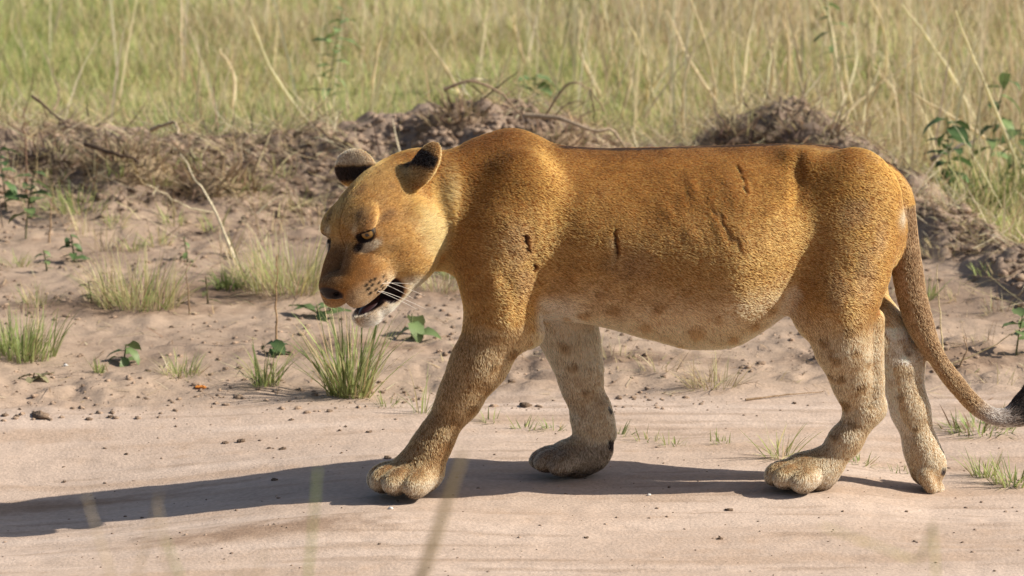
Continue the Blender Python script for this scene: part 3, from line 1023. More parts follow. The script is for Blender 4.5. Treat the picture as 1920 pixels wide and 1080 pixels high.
C = blend(C, (0.66, 0.52, 0.34), np.exp(-(np.hypot((sx - 1686) / 9, (sy - 400) / 16)) ** 2) * .9)
C = blend(C, (0.14, 0.07, 0.03), .5 * np.exp(-(seg_dist(sx + 4 * n2, sy, (1491, 280), (1483, 318)) / 5) ** 2) * (sy > 270))  # thigh crease darkened: the groove's shade put into the coat colour
C = blend(C, (0.17, 0.10, 0.06), .4 * near_side * np.exp(-(seg_dist(sx + 12 * vnoise(sx / 14, sy / 14, 1, 8), sy, (1332, 374), (1384, 436)) / 3.5) ** 2))
C = blend(C, (0.022, 0.012, 0.010), wound * .9)
n4 = fbm(LV[:, 0] * 130, LV[:, 1] * 130, LV[:, 2] * 130, 2, 61)
C = np.clip(C ** np.array([1.17, 1.20, 1.22]) * np.array([1.16, 1.08, 1.05]) * (1 + .22 * n3 + .24 * n2 + .20 * n1 * (1 - headm) + .14 * n4)[:, None], 0.004, 0.9)
bare = np.maximum.reduce([nose * (sx < 700), mouth * (sx < 800), eye_rim * (sx < 800), wound])

coat_skin = attr_mat('coat_skin', 0.85, 0.15, 180, 0.22, 0.25, 500)
lioness = tag(link('lioness', None, None, (0.2, 0.0, 0.0)), 'tawny lioness walking along the dirt road with lowered head and open mouth', 'lioness')
ORG = np.array([0.2, 0, 0])
link('body', mesh_np('body', LV - ORG, LQ, coat_skin, C * (1 - .5 * (1 - bare))[:, None]), lioness)

# wet, bare skin of nose and mouth gets its gloss from a mask
_sa = bpy.data.objects['body'].data.attributes.new('bare', 'FLOAT', 'POINT')
_sa.data.foreach_set('value', (np.maximum(nose, mouth * .8) * (sx < 800)).astype(np.float32))
_nt = coat_skin.node_tree
_a = _nt.nodes.new('ShaderNodeAttribute')
_a.attribute_name = 'bare'
_mr = _nt.nodes.new('ShaderNodeMapRange')
_mr.inputs['To Min'].default_value = 0.85
_mr.inputs['To Max'].default_value = 0.35
_nt.links.new(_a.outputs['Fac'], _mr.inputs['Value'])
_nt.links.new(_mr.outputs['Result'], _nt.nodes['Principled BSDF'].inputs['Roughness'])


def grow_fur(n_hair):
    r = np.random.default_rng(11)
    P4 = LV[LQ]
    area = 0.5 * np.linalg.norm(np.cross(P4[:, 2] - P4[:, 0], P4[:, 3] - P4[:, 1]), axis=1)
    qb = bare[LQ].mean(1)
    qh = headm[LQ].mean(1)
    w = area * (1 + 1.6 * qh) * (qb < .4)
    cum = np.cumsum(w)
    fi = np.searchsorted(cum, r.random(n_hair) * cum[-1])
    fi = np.clip(fi, 0, len(LQ) - 1)
    a, b = r.random(n_hair), r.random(n_hair)
    W4 = np.stack([(1 - a) * (1 - b), a * (1 - b), a * b, (1 - a) * b], 1)
    idx = LQ[fi]

    def pick(A):
        return (A[idx] * (W4[:, :, None] if A.ndim == 2 else W4)).sum(1)
    P, N, col = pick(LV), pick(LN), pick(C)
    N /= np.linalg.norm(N, axis=1, keepdims=True)
    X, Y, H, F, L, U = pick(sx), pick(sy), pick(headm), pick(hf), pick(hl), pick(hu)
    tl = pick(tail.astype(float))
    T = pick(tt)
    # flow of the coat
    flow = np.zeros((n_hair, 3))
    lg = smoothstep(520, 640, Y)
    flow[:, 0] = 1 - .9 * lg
    flow[:, 2] = -.35 - .75 * lg
    flow[:, 1] += .16 * vnoise(P[:, 0] * 9, P[:, 1] * 9, P[:, 2] * 9, 77)
    flow[:, 0] += .16 * vnoise(P[:, 0] * 11, P[:, 1] * 11, P[:, 2] * 11, 78)
    pw = smoothstep(860, 885, Y)
    flow[:, 0] -= 1.1 * pw
    hfl = -HR[0][None] * .9 + HR[1][None] * (np.sign(L) * .35)[:, None] - HR[2][None] * .15
    flow = flow * (1 - H[:, None]) + hfl * H[:, None]
    ttan = pick(tl_tan)
    flow = flow * (1 - tl[:, None]) + ttan * tl[:, None]
    flow += .20 * r.normal(size=flow.shape)
    flow -= N * (flow * N).sum(1, keepdims=True)
    flow /= np.linalg.norm(flow, axis=1, keepdims=True) + 1e-6
    ln = np.full(n_hair, .0085)
    ln += .006 * smoothstep(560, 640, Y) * (Y < 700) * (X > 1000) * (X < 1500)
    ln *= 1 - .35 * pw
    muz = smoothstep(.0, .06, F)
    ln = ln * (1 - H) + H * (.0075 - .0042 * muz)
    ln += H * .012 * (smoothstep(.09, .12, np.abs(L)) * smoothstep(-.08, -.13, F))
    ln += .010 * H * smoothstep(-.17, -.21, U)                       # chin
    er = np.zeros(n_hair)
    for (c_, R_, L_) in (EARN, EARF):
        q = (P - c_) @ R_.T
        er = np.maximum(er, (np.abs(q[:, 2]) < .04) * (np.abs(q[:, 1]) < .06) * (np.abs(q[:, 0]) < L_ * .64))
    ln = ln * (1 - er) + er * .006
    ln = np.where(tl > .5, .0065 + .022 * smoothstep(.74, .82, T), ln)
    # pale tuft of long hair behind the near ear
    bh = np.exp(-(((X - 838) / 17) ** 2 + ((Y - 335) / 40) ** 2)) * (N[:, 1] < 0)
    ln += .022 * bh
    col = blend(col, (0.42, 0.24, 0.085), bh * .7)
    ln *= r.uniform(.65, 1.25, n_hair)
    lift = .22 + .22 * r.random(n_hair) + .35 * er + .25 * bh
    d0 = flow * np.cos(lift)[:, None] + N * np.sin(lift)[:, None]
    d1 = flow * np.cos(lift * .25)[:, None] + N * np.sin(lift * .25)[:, None]
    p0 = P - N * .0008
    p1 = p0 + d0 * (ln * .5)[:, None]
    p2 = p1 + d1 * (ln * .5)[:, None]
    pts = np.stack([p0, p1, p2], 1) - ORG
    rad = np.tile(np.array([.00036, .00030, .00008]), (n_hair, 1)) * (1 - .35 * H)[:, None] * r.uniform(.8, 1.2, n_hair)[:, None]
    col = np.clip(col * np.where(r.random(n_hair) < .15, r.uniform(.4, .75, n_hair), r.uniform(.9, 1.3, n_hair))[:, None], .004, .92)
    hc = bpy.data.hair_curves.new('fur')
    hc.add_curves([3] * n_hair)
    hc.attributes['position'].data.foreach_set('vector', pts.astype(np.float32).ravel())
    ra = hc.attributes.get('radius') or hc.attributes.new('radius', 'FLOAT', 'POINT')
    ra.data.foreach_set('value', rad.astype(np.float32).ravel())
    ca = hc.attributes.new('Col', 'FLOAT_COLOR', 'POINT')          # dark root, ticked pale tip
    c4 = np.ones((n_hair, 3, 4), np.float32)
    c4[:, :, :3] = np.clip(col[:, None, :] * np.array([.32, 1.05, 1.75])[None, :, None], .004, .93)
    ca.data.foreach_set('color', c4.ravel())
    m = bpy.data.materials.new('fur')
    m.use_nodes = True
    nt = m.node_tree
    nt.nodes.clear()
    out = nt.nodes.new('ShaderNodeOutputMaterial')
    hb = nt.nodes.new('ShaderNodeBsdfHairPrincipled')
    hb.parametrization = 'COLOR'
    hb.inputs['Roughness'].default_value = .7
    hb.inputs['Radial Roughness'].default_value = .9
    hb.inputs['IOR'].default_value = 1.38
    hb.inputs['Coat'].default_value = 0.0
    at_ = nt.nodes.new('ShaderNodeAttribute')
    at_.attribute_name = 'Col'
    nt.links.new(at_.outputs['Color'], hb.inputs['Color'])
    nt.links.new(hb.outputs[0], out.inputs[0])
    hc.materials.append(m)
    return link('fur', hc, lioness)


fur = grow_fur(620000)
try:
    scene.cycles_curves.shape = 'THICK'
except Exception:
    pass


# --- eyes, whiskers, dewclaws
eye_mat = attr_mat('eye', 0.06, 0.6, 300, 0.15)
bv, bf = uv_ball(.0215, 48, 40)
for s in (-1, 1):
    gaze = HR[0] * .80 + HR[1] * s * .56 + HR[2] * (-.02)
    gaze /= np.linalg.norm(gaze)
    ang = np.degrees(np.arccos(np.clip(bv @ gaze / .0215, -1, 1)))
    ec = np.tile(np.array([.05, .035, .025]), (len(bv), 1))
    ec = blend(ec, (0.012, 0.009, 0.008), smoothstep(62, 56, ang))
    ec = blend(ec, (0.26, 0.145, 0.04), smoothstep(44, 38, ang))
    ec = blend(ec, (0.22, 0.10, 0.02), smoothstep(24, 14, ang) * .7)
    ec = blend(ec, (0.006, 0.005, 0.005), smoothstep(15, 12, ang))
    e = link('eye', mesh_np('eye', bv, bf, eye_mat, ec), lioness, hd(-.011, s * .0655, -.003) - ORG)


tv, tf = uv_ball(1.0, 20, 12)
tv = tv * np.array([.050, .024, .009])
tm, _, tb = new_mat('tongue', .35, .5)
tb.inputs['Base Color'].default_value = (.045, .020, .022, 1)
link('tongue', mesh_np('tongue', (tv + np.array([.035, 0, -.190])) @ HR + HO - ORG, tf, tm), lioness)
whisk_mat, _, wb = new_mat('whisker', .4, .4)
wb.inputs['Base Color'].default_value = (.85, .80, .72, 1)
rw = np.random.default_rng(3)
for s in (1, -1):
    for i, (f_, u_) in enumerate([(.070, -.112), (.055, -.114), (.040, -.116), (.066, -.126), (.049, -.128), (.034, -.130), (.052, -.139)]):
        if (s < 0 and i > 3) or i == 1 or i == 4:
            continue
        ln = rw.uniform(.06, .11)
        t = np.linspace(0, 1, 7)[:, None]
        st = np.array([f_, s * .078, u_])
        d = np.array([-.35 + rw.normal() * .3, s * .55, -.45 + rw.normal() * .25])
        pts = st + d * ln * t + np.array([-.25, 0, -.55]) * ln * t ** 2
        v, f = tube(HO + pts @ HR - ORG, np.linspace(.0006, .0002, 7), 4)
        link('whisker', mesh_np('whisker', v, f, whisk_mat), lioness)
claw_mat, _, cb = new_mat('claw', .35, .4)
cb.inputs['Base Color'].default_value = (.03, .026, .024, 1)
for (a_, b_, c_, y_) in [((1134, 762), (1144, 774), (1142, 785), .07), ((1756, 838), (1765, 850), (1764, 860), .025)]:
    v, f = tube(np.array([at(*a_, y_), at(*b_, y_), at(*c_, y_)]) - ORG, np.array([.010, .008, .002]), 8)
    link('dewclaw', mesh_np('dewclaw', v, f, claw_mat), lioness)

# ------------------------------------------------------------------ single plants, stalks, twigs, clods
def tuft(px, py, label, n, height, spread, lean=.35, curve=.7, width=.0045, pal=(FRESH, GREEN, STRAW), wts=(5, 3, 1.5), seed=0, name='grass_tuft', group=None, bias=0.0, y=None):
    r = np.random.default_rng(seed + int(px) * 7 + int(py))
    p = on_ground(px, py) if y is None else np.append(at(px, py, y)[:2], 0)
    if y is not None:
        p[2] = float(ground_height(p[0], p[1]))
    a = r.uniform(0, 6.28, n)
    q = np.sqrt(r.random(n)) * spread
    b = np.stack([q * np.cos(a), q * np.sin(a) * .8, np.full(n, -.006)], 1)
    az = a + r.normal(0, .5, n)
    ln = height * r.uniform(.45, 1.15, n)
    le = np.abs(r.normal(lean, lean * .55, n))
    col = mixcol(r, n, list(pal), list(wts))
    root = np.clip(col * .75 + STRAW * .12, 0, .9)
    v, f, c = blades(b, az, ln, le, r.uniform(.1, 1, n) * curve, r.uniform(.6, 1.25, n) * width, root, 5, col, az + math.pi / 2 + r.normal(0, .5, n))
    v[:, 0] += bias * np.clip(v[:, 2], 0, 1)
    return tag(link(name, mesh_np(name, v, f, grass_mat, c), None, p), label, 'grass tuft', group)


GS = (FRESH, GREEN, STRAW)
DRY = (STRAW, PALE, OLIVE, BROWN)
tuft(42, 668, 'dense fresh green grass tuft standing alone on the verge soil', 230, .15, .10, .30, .7, .0042)
tuft(655, 742, 'biggest green grass tuft, long blades right below the lioness chin', 170, .27, .060, .38, .75, .0055, wts=(5, 3, 3))
tuft(498, 722, 'green grass tuft at the foot of the brown upright stalk', 70, .15, .035, .45, .8, .0045)
tuft(338, 705, 'pale half dry low grass tuft between leafy weed and green tuft', 90, .085, .05, .6, .8, .0035, (OLIVE, PALE, FRESH), (3, 4, 3))
tuft(184, 698, 'tiny green grass sprig touching the leafy weed on the verge', 26, .06, .018, .3, .5, .0035)
tuft(1335, 722, 'flattened dry straw tuft on bare soil under the belly', 110, .10, .075, .8, .5, .0035, DRY, (4, 3, 2, 2))
tuft(1462, 858, 'sparse pale grass tuft just ahead of the planted hind paw', 34, .13, .035, .55, .6, .0045, (FRESH, PALE, OLIVE), (4, 3, 3))
tuft(1846, 893, 'small bright green grass sprig behind the lifted hind toes', 40, .085, .03, .5, .6, .0045)
tuft(1900, 908, 'wider green grass sprig under the dark tail tuft', 70, .09, .05, .55, .6, .0042)
tuft(1835, 806, 'flat dark green grass cushion below the hanging tail', 150, .075, .10, .95, .5, .0045, (GREEN, FRESH, BROWN), (4, 4, 2))
tuft(262, 572, 'large bushy tuft of mixed dry and green grass in its own shade', 260, .19, .13, .55, .6, .0035, (OLIVE, FRESH, STRAW, BROWN), (4, 3, 4, 2))
tuft(205, 560, 'thin straw coloured grass tuft leaning beside the bushy tuft', 80, .17, .08, .5, .5, .003, DRY, (4, 3, 3, 2))
tuft(545, 540, 'broad straw and olive grass bush behind the lioness muzzle', 330, .19, .15, .55, .6, .0035, (OLIVE, FRESH, STRAW, PALE), (4, 3, 5, 2))
tuft(470, 520, 'loose dry grass spray beside the low dark green herb', 110, .16, .09, .6, .6, .003, DRY, (4, 3, 4, 2))
tuft(432, 540, 'low dark green herb patch at the edge of the dry grass bush', 90, .08, .05, .5, .6, .006, (GREEN, GREEN, FRESH), (4, 3, 2))
tuft(70, 572, 'small scruffy grass tuft on the open soil near the fresh tuft', 60, .09, .06, .6, .6, .0035, (OLIVE, STRAW, GREEN), (4, 4, 2))
tuft(150, 392, 'spreading blue green grass patch high on the bare slope', 120, .11, .12, .7, .6, .005, GS, (5, 2, 1))
tuft(230, 328, 'little green patch tucked under the dark stick', 60, .07, .07, .7, .5, .006, GS, (5, 2, 1))
tuft(325, 312, 'little green sprout on the thatch of the bank', 40, .07, .06, .7, .5, .006, GS, (5, 2, 1))
tuft(462, 352, 'faint green sprout in the dug hollow of the bank', 50, .06, .08, .8, .5, .005, GS, (5, 2, 1))
tuft(1742, 560, 'single thin green sprig between hind leg and tail', 24, .10, .03, .4, .5, .005)
tuft(1850, 512, 'small low green patch on the soil beyond the tail', 40, .06, .06, .8, .5, .005)
tuft(728, 760, 'tiny low sprig beside the big tuft, at the road edge', 26, .05, .03, .7, .5, .0035)
tuft(790, 775, 'thin sparse blades standing close to the fore leg', 14, .14, .02, .45, .6, .0035)
for q, (a_, b_) in enumerate([(1035, 806), (1265, 836), (1160, 818), (1215, 826), (920, 790), (1690, 885), (1615, 870), (1350, 830), (985, 805)]):
    tuft(a_, b_, 'tiny low grass sprout on the dirt between the lioness legs', 22, .05, .03, .75, .5, .0038, group='tiny sprouts between the legs', seed=q)
tuft(820, 545, 'straw spray on the soil just behind the lioness throat', 90, .11, .06, .6, .5, .003, DRY, (4, 4, 3, 1))
tuft(850, 520, 'green blades in the shade behind throat and fore leg', 60, .10, .05, .55, .6, .005, GS, (5, 3, 1))
for q, (a_, b_) in enumerate([(112, 336), (300, 350), (218, 424), (400, 430), (30, 500), (330, 420), (250, 470), (560, 390), (520, 330), (120, 300), (380, 320), (300, 460)]):
    tuft(a_, b_, 'small sparse green sprout on the bare slope below the bank', 30, .085, .045, .6, .6, .004, (FRESH, OLIVE, STRAW), (4, 3, 2), group='sprouts on the slope below the bank', seed=q)
for q, (a_, b_) in enumerate([(60, 400), (195, 470), (310, 400), (420, 480), (500, 440), (270, 330), (160, 440), (480, 390), (590, 420), (20, 340)]):
    tuft(a_, b_, 'wiry dry straw sprig standing on the bare slope', 22, .15, .05, .5, .5, .003, DRY, (4, 3, 1, 3), group='dry sprigs on the slope', seed=q)
for q, (a_, b_) in enumerate([(1700, 600), (1800, 560), (1880, 585), (1830, 640), (1650, 560), (1760, 480), (1885, 720), (1240, 690), (1150, 665)]):
    tuft(a_, b_, 'thin dry sprig lying on the bare soil beyond the hind legs', 30, .08, .06, .9, .4, .003, DRY, (4, 3, 1, 3), group='dry sprigs beyond the hind legs', seed=q)
# meadow clumps right behind the bank
tuft(330, 232, 'bright green clump of broad grass just behind the bank crest', 150, .26, .16, .35, .6, .007, GS, (5, 3, 1), y=5.0)
tuft(545, 232, 'green leafy clump behind the bank next to the pale twig', 120, .24, .14, .4, .6, .008, GS, (5, 3, 2), y=5.0)
tuft(690, 232, 'grey green grass clump behind the bank over the lioness head', 130, .30, .12, .3, .5, .006, (FRESH, OLIVE, PALE), (3, 4, 3), y=4.95)
tuft(1820, 420, 'lush dark green grass clump at the outer foot of the bank', 150, .24, .15, .45, .7, .007, (GREEN, FRESH, OLIVE), (4, 3, 2), y=3.9)
tuft(1900, 400, 'mixed straw and green clump beyond the bank end', 150, .30, .14, .4, .6, .006, (OLIVE, STRAW, GREEN), (3, 4, 3), y=3.9)


def leaf_mesh(L, W, curl, col, seg=6):
    t = np.linspace(0, 1, seg + 1)
    w = W * np.sin(np.pi * np.clip(t * .96 + .03, 0, 1)) ** .8
    a = np.cumsum(np.full(seg + 1, curl / seg))
    x = np.concatenate([[0], np.cumsum(np.cos(a[1:]) * L / seg)])
    z = np.concatenate([[0], -np.cumsum(np.sin(a[1:]) * L / seg)])
    wav = .08 * W * np.sin(t * 14)
    v = np.concatenate([np.stack([x, w / 2, z + w * .18 + wav], 1), np.stack([x, 0 * x, z], 1), np.stack([x, -w / 2, z + w * .18 - wav], 1)])
    n = seg + 1
    i = np.arange(seg)
    f = np.concatenate([np.stack([i, i + n, i + n + 1, i + 1], 1), np.stack([i + n, i + 2 * n, i + 2 * n + 1, i + n + 1], 1)])
    c = np.tile(col, (len(v), 1))
    c[n:2 * n] *= 1.25
    return mesh_np('leaf', v, f, leaf_mat, c)


def weed(px, py, label, h, leaves, L, W, col, seed=0, droop=.8, spread=.35, name='leafy_weed', group=None, y=None, bare=.15, cat='weed'):
    r = np.random.default_rng(seed + int(px))
    p = on_ground(px, py) if y is None else at(px, py, y)
    if y is not None:
        p[2] = float(ground_height(p[0], p[1]))
    root = tag(link(name, None, None, p), label, cat, group)
    az0 = r.uniform(0, 6.28)
    t = np.linspace(0, 1, 6)
    stem = np.stack([spread * h * .4 * t ** 1.5 * math.cos(az0), spread * h * .4 * t ** 1.5 * math.sin(az0), h * t - .01], 1)
    v, f = tube(stem, np.linspace(.0035, .0018, 6), 5)
    link('stem', mesh_np('stem', v, f, leaf_mat, np.tile(np.asarray(col) * .7 + BROWN * .3, (len(v), 1))), root)
    ms = [leaf_mesh(1, W / L, droop * q, np.asarray(col) * u) for q, u in ((.7, 1.0), (1.0, .8), (1.35, 1.2))]
    for i in range(leaves):
        u = bare + (1 - bare) * (i + .5) / leaves
        pos = np.array([np.interp(u, t, stem[:, k]) for k in range(3)])
        o = link('leaf', ms[i % 3], root, pos)
        o.rotation_euler = (r.normal(0, .25), r.uniform(-.7, .1), i * 2.4 + r.normal(0, .3))
        sc = L * r.uniform(.7, 1.15)
        o.scale = (sc, sc, sc)
    return root


LG = np.array([.135, .185, .072])
DG = np.array([.075, .125, .045])
YG = np.array([.23, .30, .10])
weed(232, 684, 'broad leafed green weed lying open on the verge soil', .07, 7, .075, .030, LG, 1, 1.1)
weed(62, 712, 'wilted brownish weed flat on the road edge', .03, 6, .06, .025, np.array([.22, .20, .11]), 2, .6)
weed(140, 492, 'small dark leafed weed above the bushy grass tuft', .10, 9, .055, .030, DG, 3)
weed(88, 508, 'tiny upright seedling beside the dark leafed weed', .08, 6, .035, .02, LG, 4)
weed(48, 448, 'tall upright weed with broad leaves on a bare stem', .24, 11, .07, .04, LG * .9, 5, .7, bare=.3)
weed(12, 395, 'dense dark weed at the foot of the bank next to the upright weed', .22, 14, .07, .035, DG * 1.1, 6)
weed(352, 492, 'little seedling standing on open soil by the leaning straw', .09, 7, .035, .018, LG, 7)
weed(172, 568, 'short withering seedling in the shade of the bushy tuft', .08, 6, .04, .018, np.array([.17, .16, .08]), 8)
weed(390, 570, 'slim seedling on a thin stalk right of the bushy tuft', .10, 6, .04, .018, np.array([.15, .15, .07]), 9)
weed(598, 596, 'broad weed with one big pale leaf under the lioness nose', .05, 6, .09, .042, LG * 1.1, 10, .6)
weed(772, 636, 'weed with one large curled shiny leaf beside the lioness chin', .085, 4, .10, .055, LG * 1.15, 11, 1.2)
weed(515, 664, 'dark low weed leaning on the brown upright stalk', .05, 6, .065, .034, DG * .8, 12, .9)
weed(1905, 668, 'broad leafed weed standing on the soil beyond the tail tip', .13, 7, .075, .045, LG, 13, .6, bare=.4)
weed(1780, 395, 'dark bushy weed rising behind the bank with drooping leaves', .34, 18, .11, .05, DG * 1.2, 14, .9, y=3.95)
weed(1850, 350, 'tall weed on a dark stem with few bright leaves behind the bank', .46, 12, .10, .045, LG * 1.2, 15, .8, y=4.4, bare=.3)
weed(1895, 380, 'leafy green weed crowding the tall dark stemmed weed', .30, 14, .10, .05, LG * 1.2, 16, .8, y=4.2)
weed(1048, 130, 'round topped green weed far back in the meadow', .55, 12, .10, .06, LG * 1.3, 17, .5, y=6.6, bare=.75)
weed(610, 205, 'feathery green weed in the meadow over the lioness head', .50, 20, .10, .030, LG * 1.5, 18, .6, y=5.6, bare=.3)
weed(985, 205, 'dark green weed behind the arching twigs', .30, 14, .10, .05, LG * 1.2, 19, .7, y=5.3, bare=.3)
weed(1575, 110, 'thin green weed among the tall dry stalks', .55, 12, .09, .03, LG * 1.4, 20, .6, y=6.0, bare=.4)
# a yellowing fallen leaf on the road edge
o = link('fallen_leaf', leaf_mesh(.05, .022, .5, np.array([.55, .20, .035])), None, on_ground(366, 730) + np.array([0, 0, .006]))
o.rotation_euler = (.15, -.1, .3)
tag(o, 'small orange fallen leaf lying on the pale road edge', 'leaf')


def polyline(name, pts, rad, label, cat, group=None, col=STRAW, sides=6, mat=None, n=14, wob=.004, seed=0):
    """bent stick or stalk through 3-D points"""
    r = np.random.default_rng(seed + len(label) * 3 + int(abs(pts[0][0]) * 1000))
    pts = np.asarray(pts, float)
    t = np.arange(len(pts))
    tq = np.linspace(0, len(pts) - 1, n)
    q = np.stack([_crom(t, pts[:, i], tq) if len(pts) > 2 else np.interp(tq, t, pts[:, i]) for i in range(3)], 1)
    q += r.normal(0, wob, q.shape) * np.linspace(0, 1, n)[:, None]
    o0 = q[0].copy()
    v, f = tube(q - o0, np.linspace(rad, rad * .35, n) * r.uniform(.85, 1.15, n), sides)
    c = np.tile(np.asarray(col), (len(v), 1)) * np.repeat(r.uniform(.8, 1.15, n), sides)[:, None]
    return tag(link(name, mesh_np(name, v, f, mat or wood_mat, c), None, o0), label, cat, group)


# tall dry stalks standing in the meadow
STALKS = [((1440, 205), (1440, 30)), ((1410, 205), (1446, 92)), ((1345, 205), (1290, -20)), ((1386, 200), (1374, 60)), ((1256, 250), (1214, 92)), ((1238, 262), (1203, -15)), ((1702, 172), (1690, -20)), ((1790, 170), (1690, 8)),
          ((1630, 222), (1652, 118)), ((1608, 222), (1580, 58)), ((1185, 215), (1300, 78)), ((1600, 218), (1725, 105)), ((1520, 220), (1562, 108)), ((1620, 212), (1664, 122)), ((1840, 260), (1700, 170)), ((1468, 200), (1470, 20)),
          ((1455, 205), (1500, 40)), ((1290, 240), (1310, 60)), ((1160, 240), (1190, 110)), ((1660, 250), (1640, 130)), ((1740, 280), (1720, 120)), ((1560, 230), (1600, 40)), ((1500, 205), (1490, 60)), ((1890, 260), (1790, 20)), ((1330, 160), (1250, 20)),
          ((870, 200), (790, 60)), ((700, 200), (720, 40)), ((430, 210), (410, 90)), ((1120, 150), (1090, 20)), ((560, 190), (470, 30)), ((1395, 160), (1420, -20)), ((1205, 180), (1170, 30)), ((1000, 170), (960, 30)), ((1540, 160), (1530, -20)), ((1770, 130), (1830, -10)), ((1650, 120), (1620, -30))]
rs2 = np.random.default_rng(31)
for (a_, b_) in STALKS:
    yy = 5.0 + rs2.uniform(0, 1.3) + (.9 if a_[1] < 190 else 0) - (.9 if a_[0] > 1780 else 0)
    p0, p1 = at(a_[0], a_[1], yy), at(b_[0], b_[1], yy + rs2.normal(0, .12))
    d = p1 - p0
    k = (p0[2] - float(ground_height(p0[0], p0[1]))) / max(d[2], .05)
    p0 = p0 - d * np.clip(k, -.3, 1.5)
    mid = (p0 + p1) / 2 + np.array([rs2.normal(0, .03), rs2.normal(0, .03), .02])
    polyline('dry_grass_stalk', [p0, mid, p1], rs2.uniform(.0065, .0105), 'tall pale dry grass stalk standing in the meadow behind the bank', 'grass stalk', 'tall dry stalks in the meadow', np.minimum(PALE * rs2.uniform(1.1, 1.3), .85), 5, grass_mat, 12, .003)

TB = np.array([.30, .215, .145])
TDK = np.array([.13, .09, .062])
polyline('dry_twig', [at(832, 168, 4.3), at(880, 152, 4.3), at(925, 166, 4.32), at(962, 196, 4.33), at(990, 250, 4.4)], .007, 'long arching twig springing from the bank before the withers', 'twig', col=TB)
polyline('dry_twig', [at(905, 185, 4.45), at(930, 166, 4.4), at(968, 136, 4.35)], .004, 'short thin twig crossing the long arching twig', 'twig', col=TDK)
polyline('dry_twig', [at(866, 170, 4.5), at(880, 150, 4.5), at(925, 150, 4.5)], .006, 'pale bent twig behind the long arching twig', 'twig', col=PALE * .9)
polyline('dry_twig', [at(1018, 225, 4.35), at(1045, 182, 4.3), at(1072, 153, 4.3), at(1106, 168, 4.3), at(1132, 206, 4.35)], .005, 'thin hooped twig with its tip drooping over the back', 'twig', col=TB)
polyline('dry_twig', [at(1106, 168, 4.3), at(1112, 200, 4.3), at(1116, 240, 4.4)], .003, 'fine dark twig hanging from the hooped twig', 'twig', col=TDK)
polyline('dry_twig', [at(1030, 228, 4.3), at(1062, 196, 4.3), at(1100, 188, 4.3)], .004, 'short brown twig leaning under the hooped twig', 'twig', col=TB)
polyline('exposed_root', [at(985, 216, 4.1), at(1050, 222, 4.05), at(1110, 246, 4.0), at(1150, 245, 4.0), at(1178, 285, 4.0)], .010, 'thick pale exposed root curling down just over the back', 'root', col=np.array([.42, .32, .22]))
polyline('dry_twig', [at(60, 180, 4.3), at(100, 212, 4.2), at(152, 254, 4.0)], .006, 'dark bent twig sloping down the bank crest over the thatch', 'twig', col=TDK * 1.3)
polyline('dry_twig', [at(100, 208, 4.3), at(110, 180, 4.4), at(96, 120, 4.5)], .004, 'thin upright twig beside the dark bent twig', 'twig', col=TB)
polyline('fallen_stick', [at(160, 270, 3.8), at(215, 288, 3.7), at(262, 302, 3.65)], .011, 'short thick dark stick lying on the bank slope', 'stick', col=TDK)
polyline('fallen_stick', [at(284, 244, 4.1), at(300, 236, 4.05), at(330, 232, 4.0), at(334, 255, 3.9)], .008, 'pale forked looking stick end standing out of the thatch', 'stick', col=np.array([.45, .35, .24]))
g1, g2 = on_ground(440, 486), at(338, 288, 3.5)
polyline('leaning_straw', [g1, (g1 + g2) / 2 + np.array([.02, 0, -.01]), g2], .0055, 'long pale straw leaning up the bare slope, branched at its middle', 'straw', col=PALE)
g1 = on_ground(398, 400)
polyline('leaning_straw', [g1, at(345, 386, g1[1] - .02), at(276, 346, g1[1] - .05)], .0045, 'shorter pale straw pointing away from the branched straw', 'straw', col=PALE * .9)
g1 = on_ground(518, 652)
polyline('upright_stalk', [g1, at(519, 570, g1[1]), at(521, 480, g1[1] - .01)], .0042, 'brown upright stalk standing before the lioness nose', 'stalk', col=np.array([.38, .25, .14]))
g1 = on_ground(50, 362)
polyline('upright_stalk', [g1, at(49, 290, g1[1]), at(45, 200, g1[1])], .005, 'tall dark upright stalk standing on the slope by the leafy weed', 'stalk', col=np.array([.24, .15, .10]))
g1 = on_ground(92, 455)
polyline('upright_stalk', [g1, at(95, 410, g1[1]), at(99, 345, g1[1])], .004, 'shorter pale upright stalk near the tall dark stalk', 'stalk', col=BROWN * 1.3)
g1 = on_ground(355, 590)
polyline('upright_stalk', [g1, at(353, 545, g1[1]), at(351, 500, g1[1])], .003, 'short thin bare stem standing on open soil by the seedling', 'stalk', col=BROWN)
for (a_, b_, c_, lab) in [((1768, 668), (1764, 610), (1756, 500), 'thin pale straw standing straight up behind the tail'), ((1800, 690), (1812, 655), (1806, 628), 'short dark stem rising beside the tail curve'),
                          ((1778, 690), (1850, 655), (1935, 606), 'long thin bent straw stretched low from the tail towards the weed'), ((1398, 752), (1470, 745), (1545, 738), 'straight dry straw lying on the ground beneath the flank')]:
    g1 = on_ground(*a_)
    flat = lab.startswith('straight')
    polyline('dry_straw', [g1 + np.array([0, 0, .004]), on_ground(*b_) + np.array([0, 0, .006]) if flat else at(*b_, g1[1]), on_ground(*c_) + np.array([0, 0, .005]) if flat else at(*c_, g1[1])], .003, lab, 'straw', col=BROWN if flat or 'dark' in lab else STRAW, wob=.001 if flat else .003)
g1 = at(1707, 388, 3.6)
polyline('dry_straw', [g1, at(1722, 366, 3.6), at(1738, 345, 3.6)], .009, 'short thick pale straw stub on the bank behind the tail root', 'straw', col=PALE)
polyline('dry_twig', [at(1745, 300, 4.1), at(1775, 285, 4.1), at(1830, 262, 4.15)], .010, 'rotten grey twig poking out among the weeds behind the rump', 'twig', col=np.array([.22, .18, .15]))


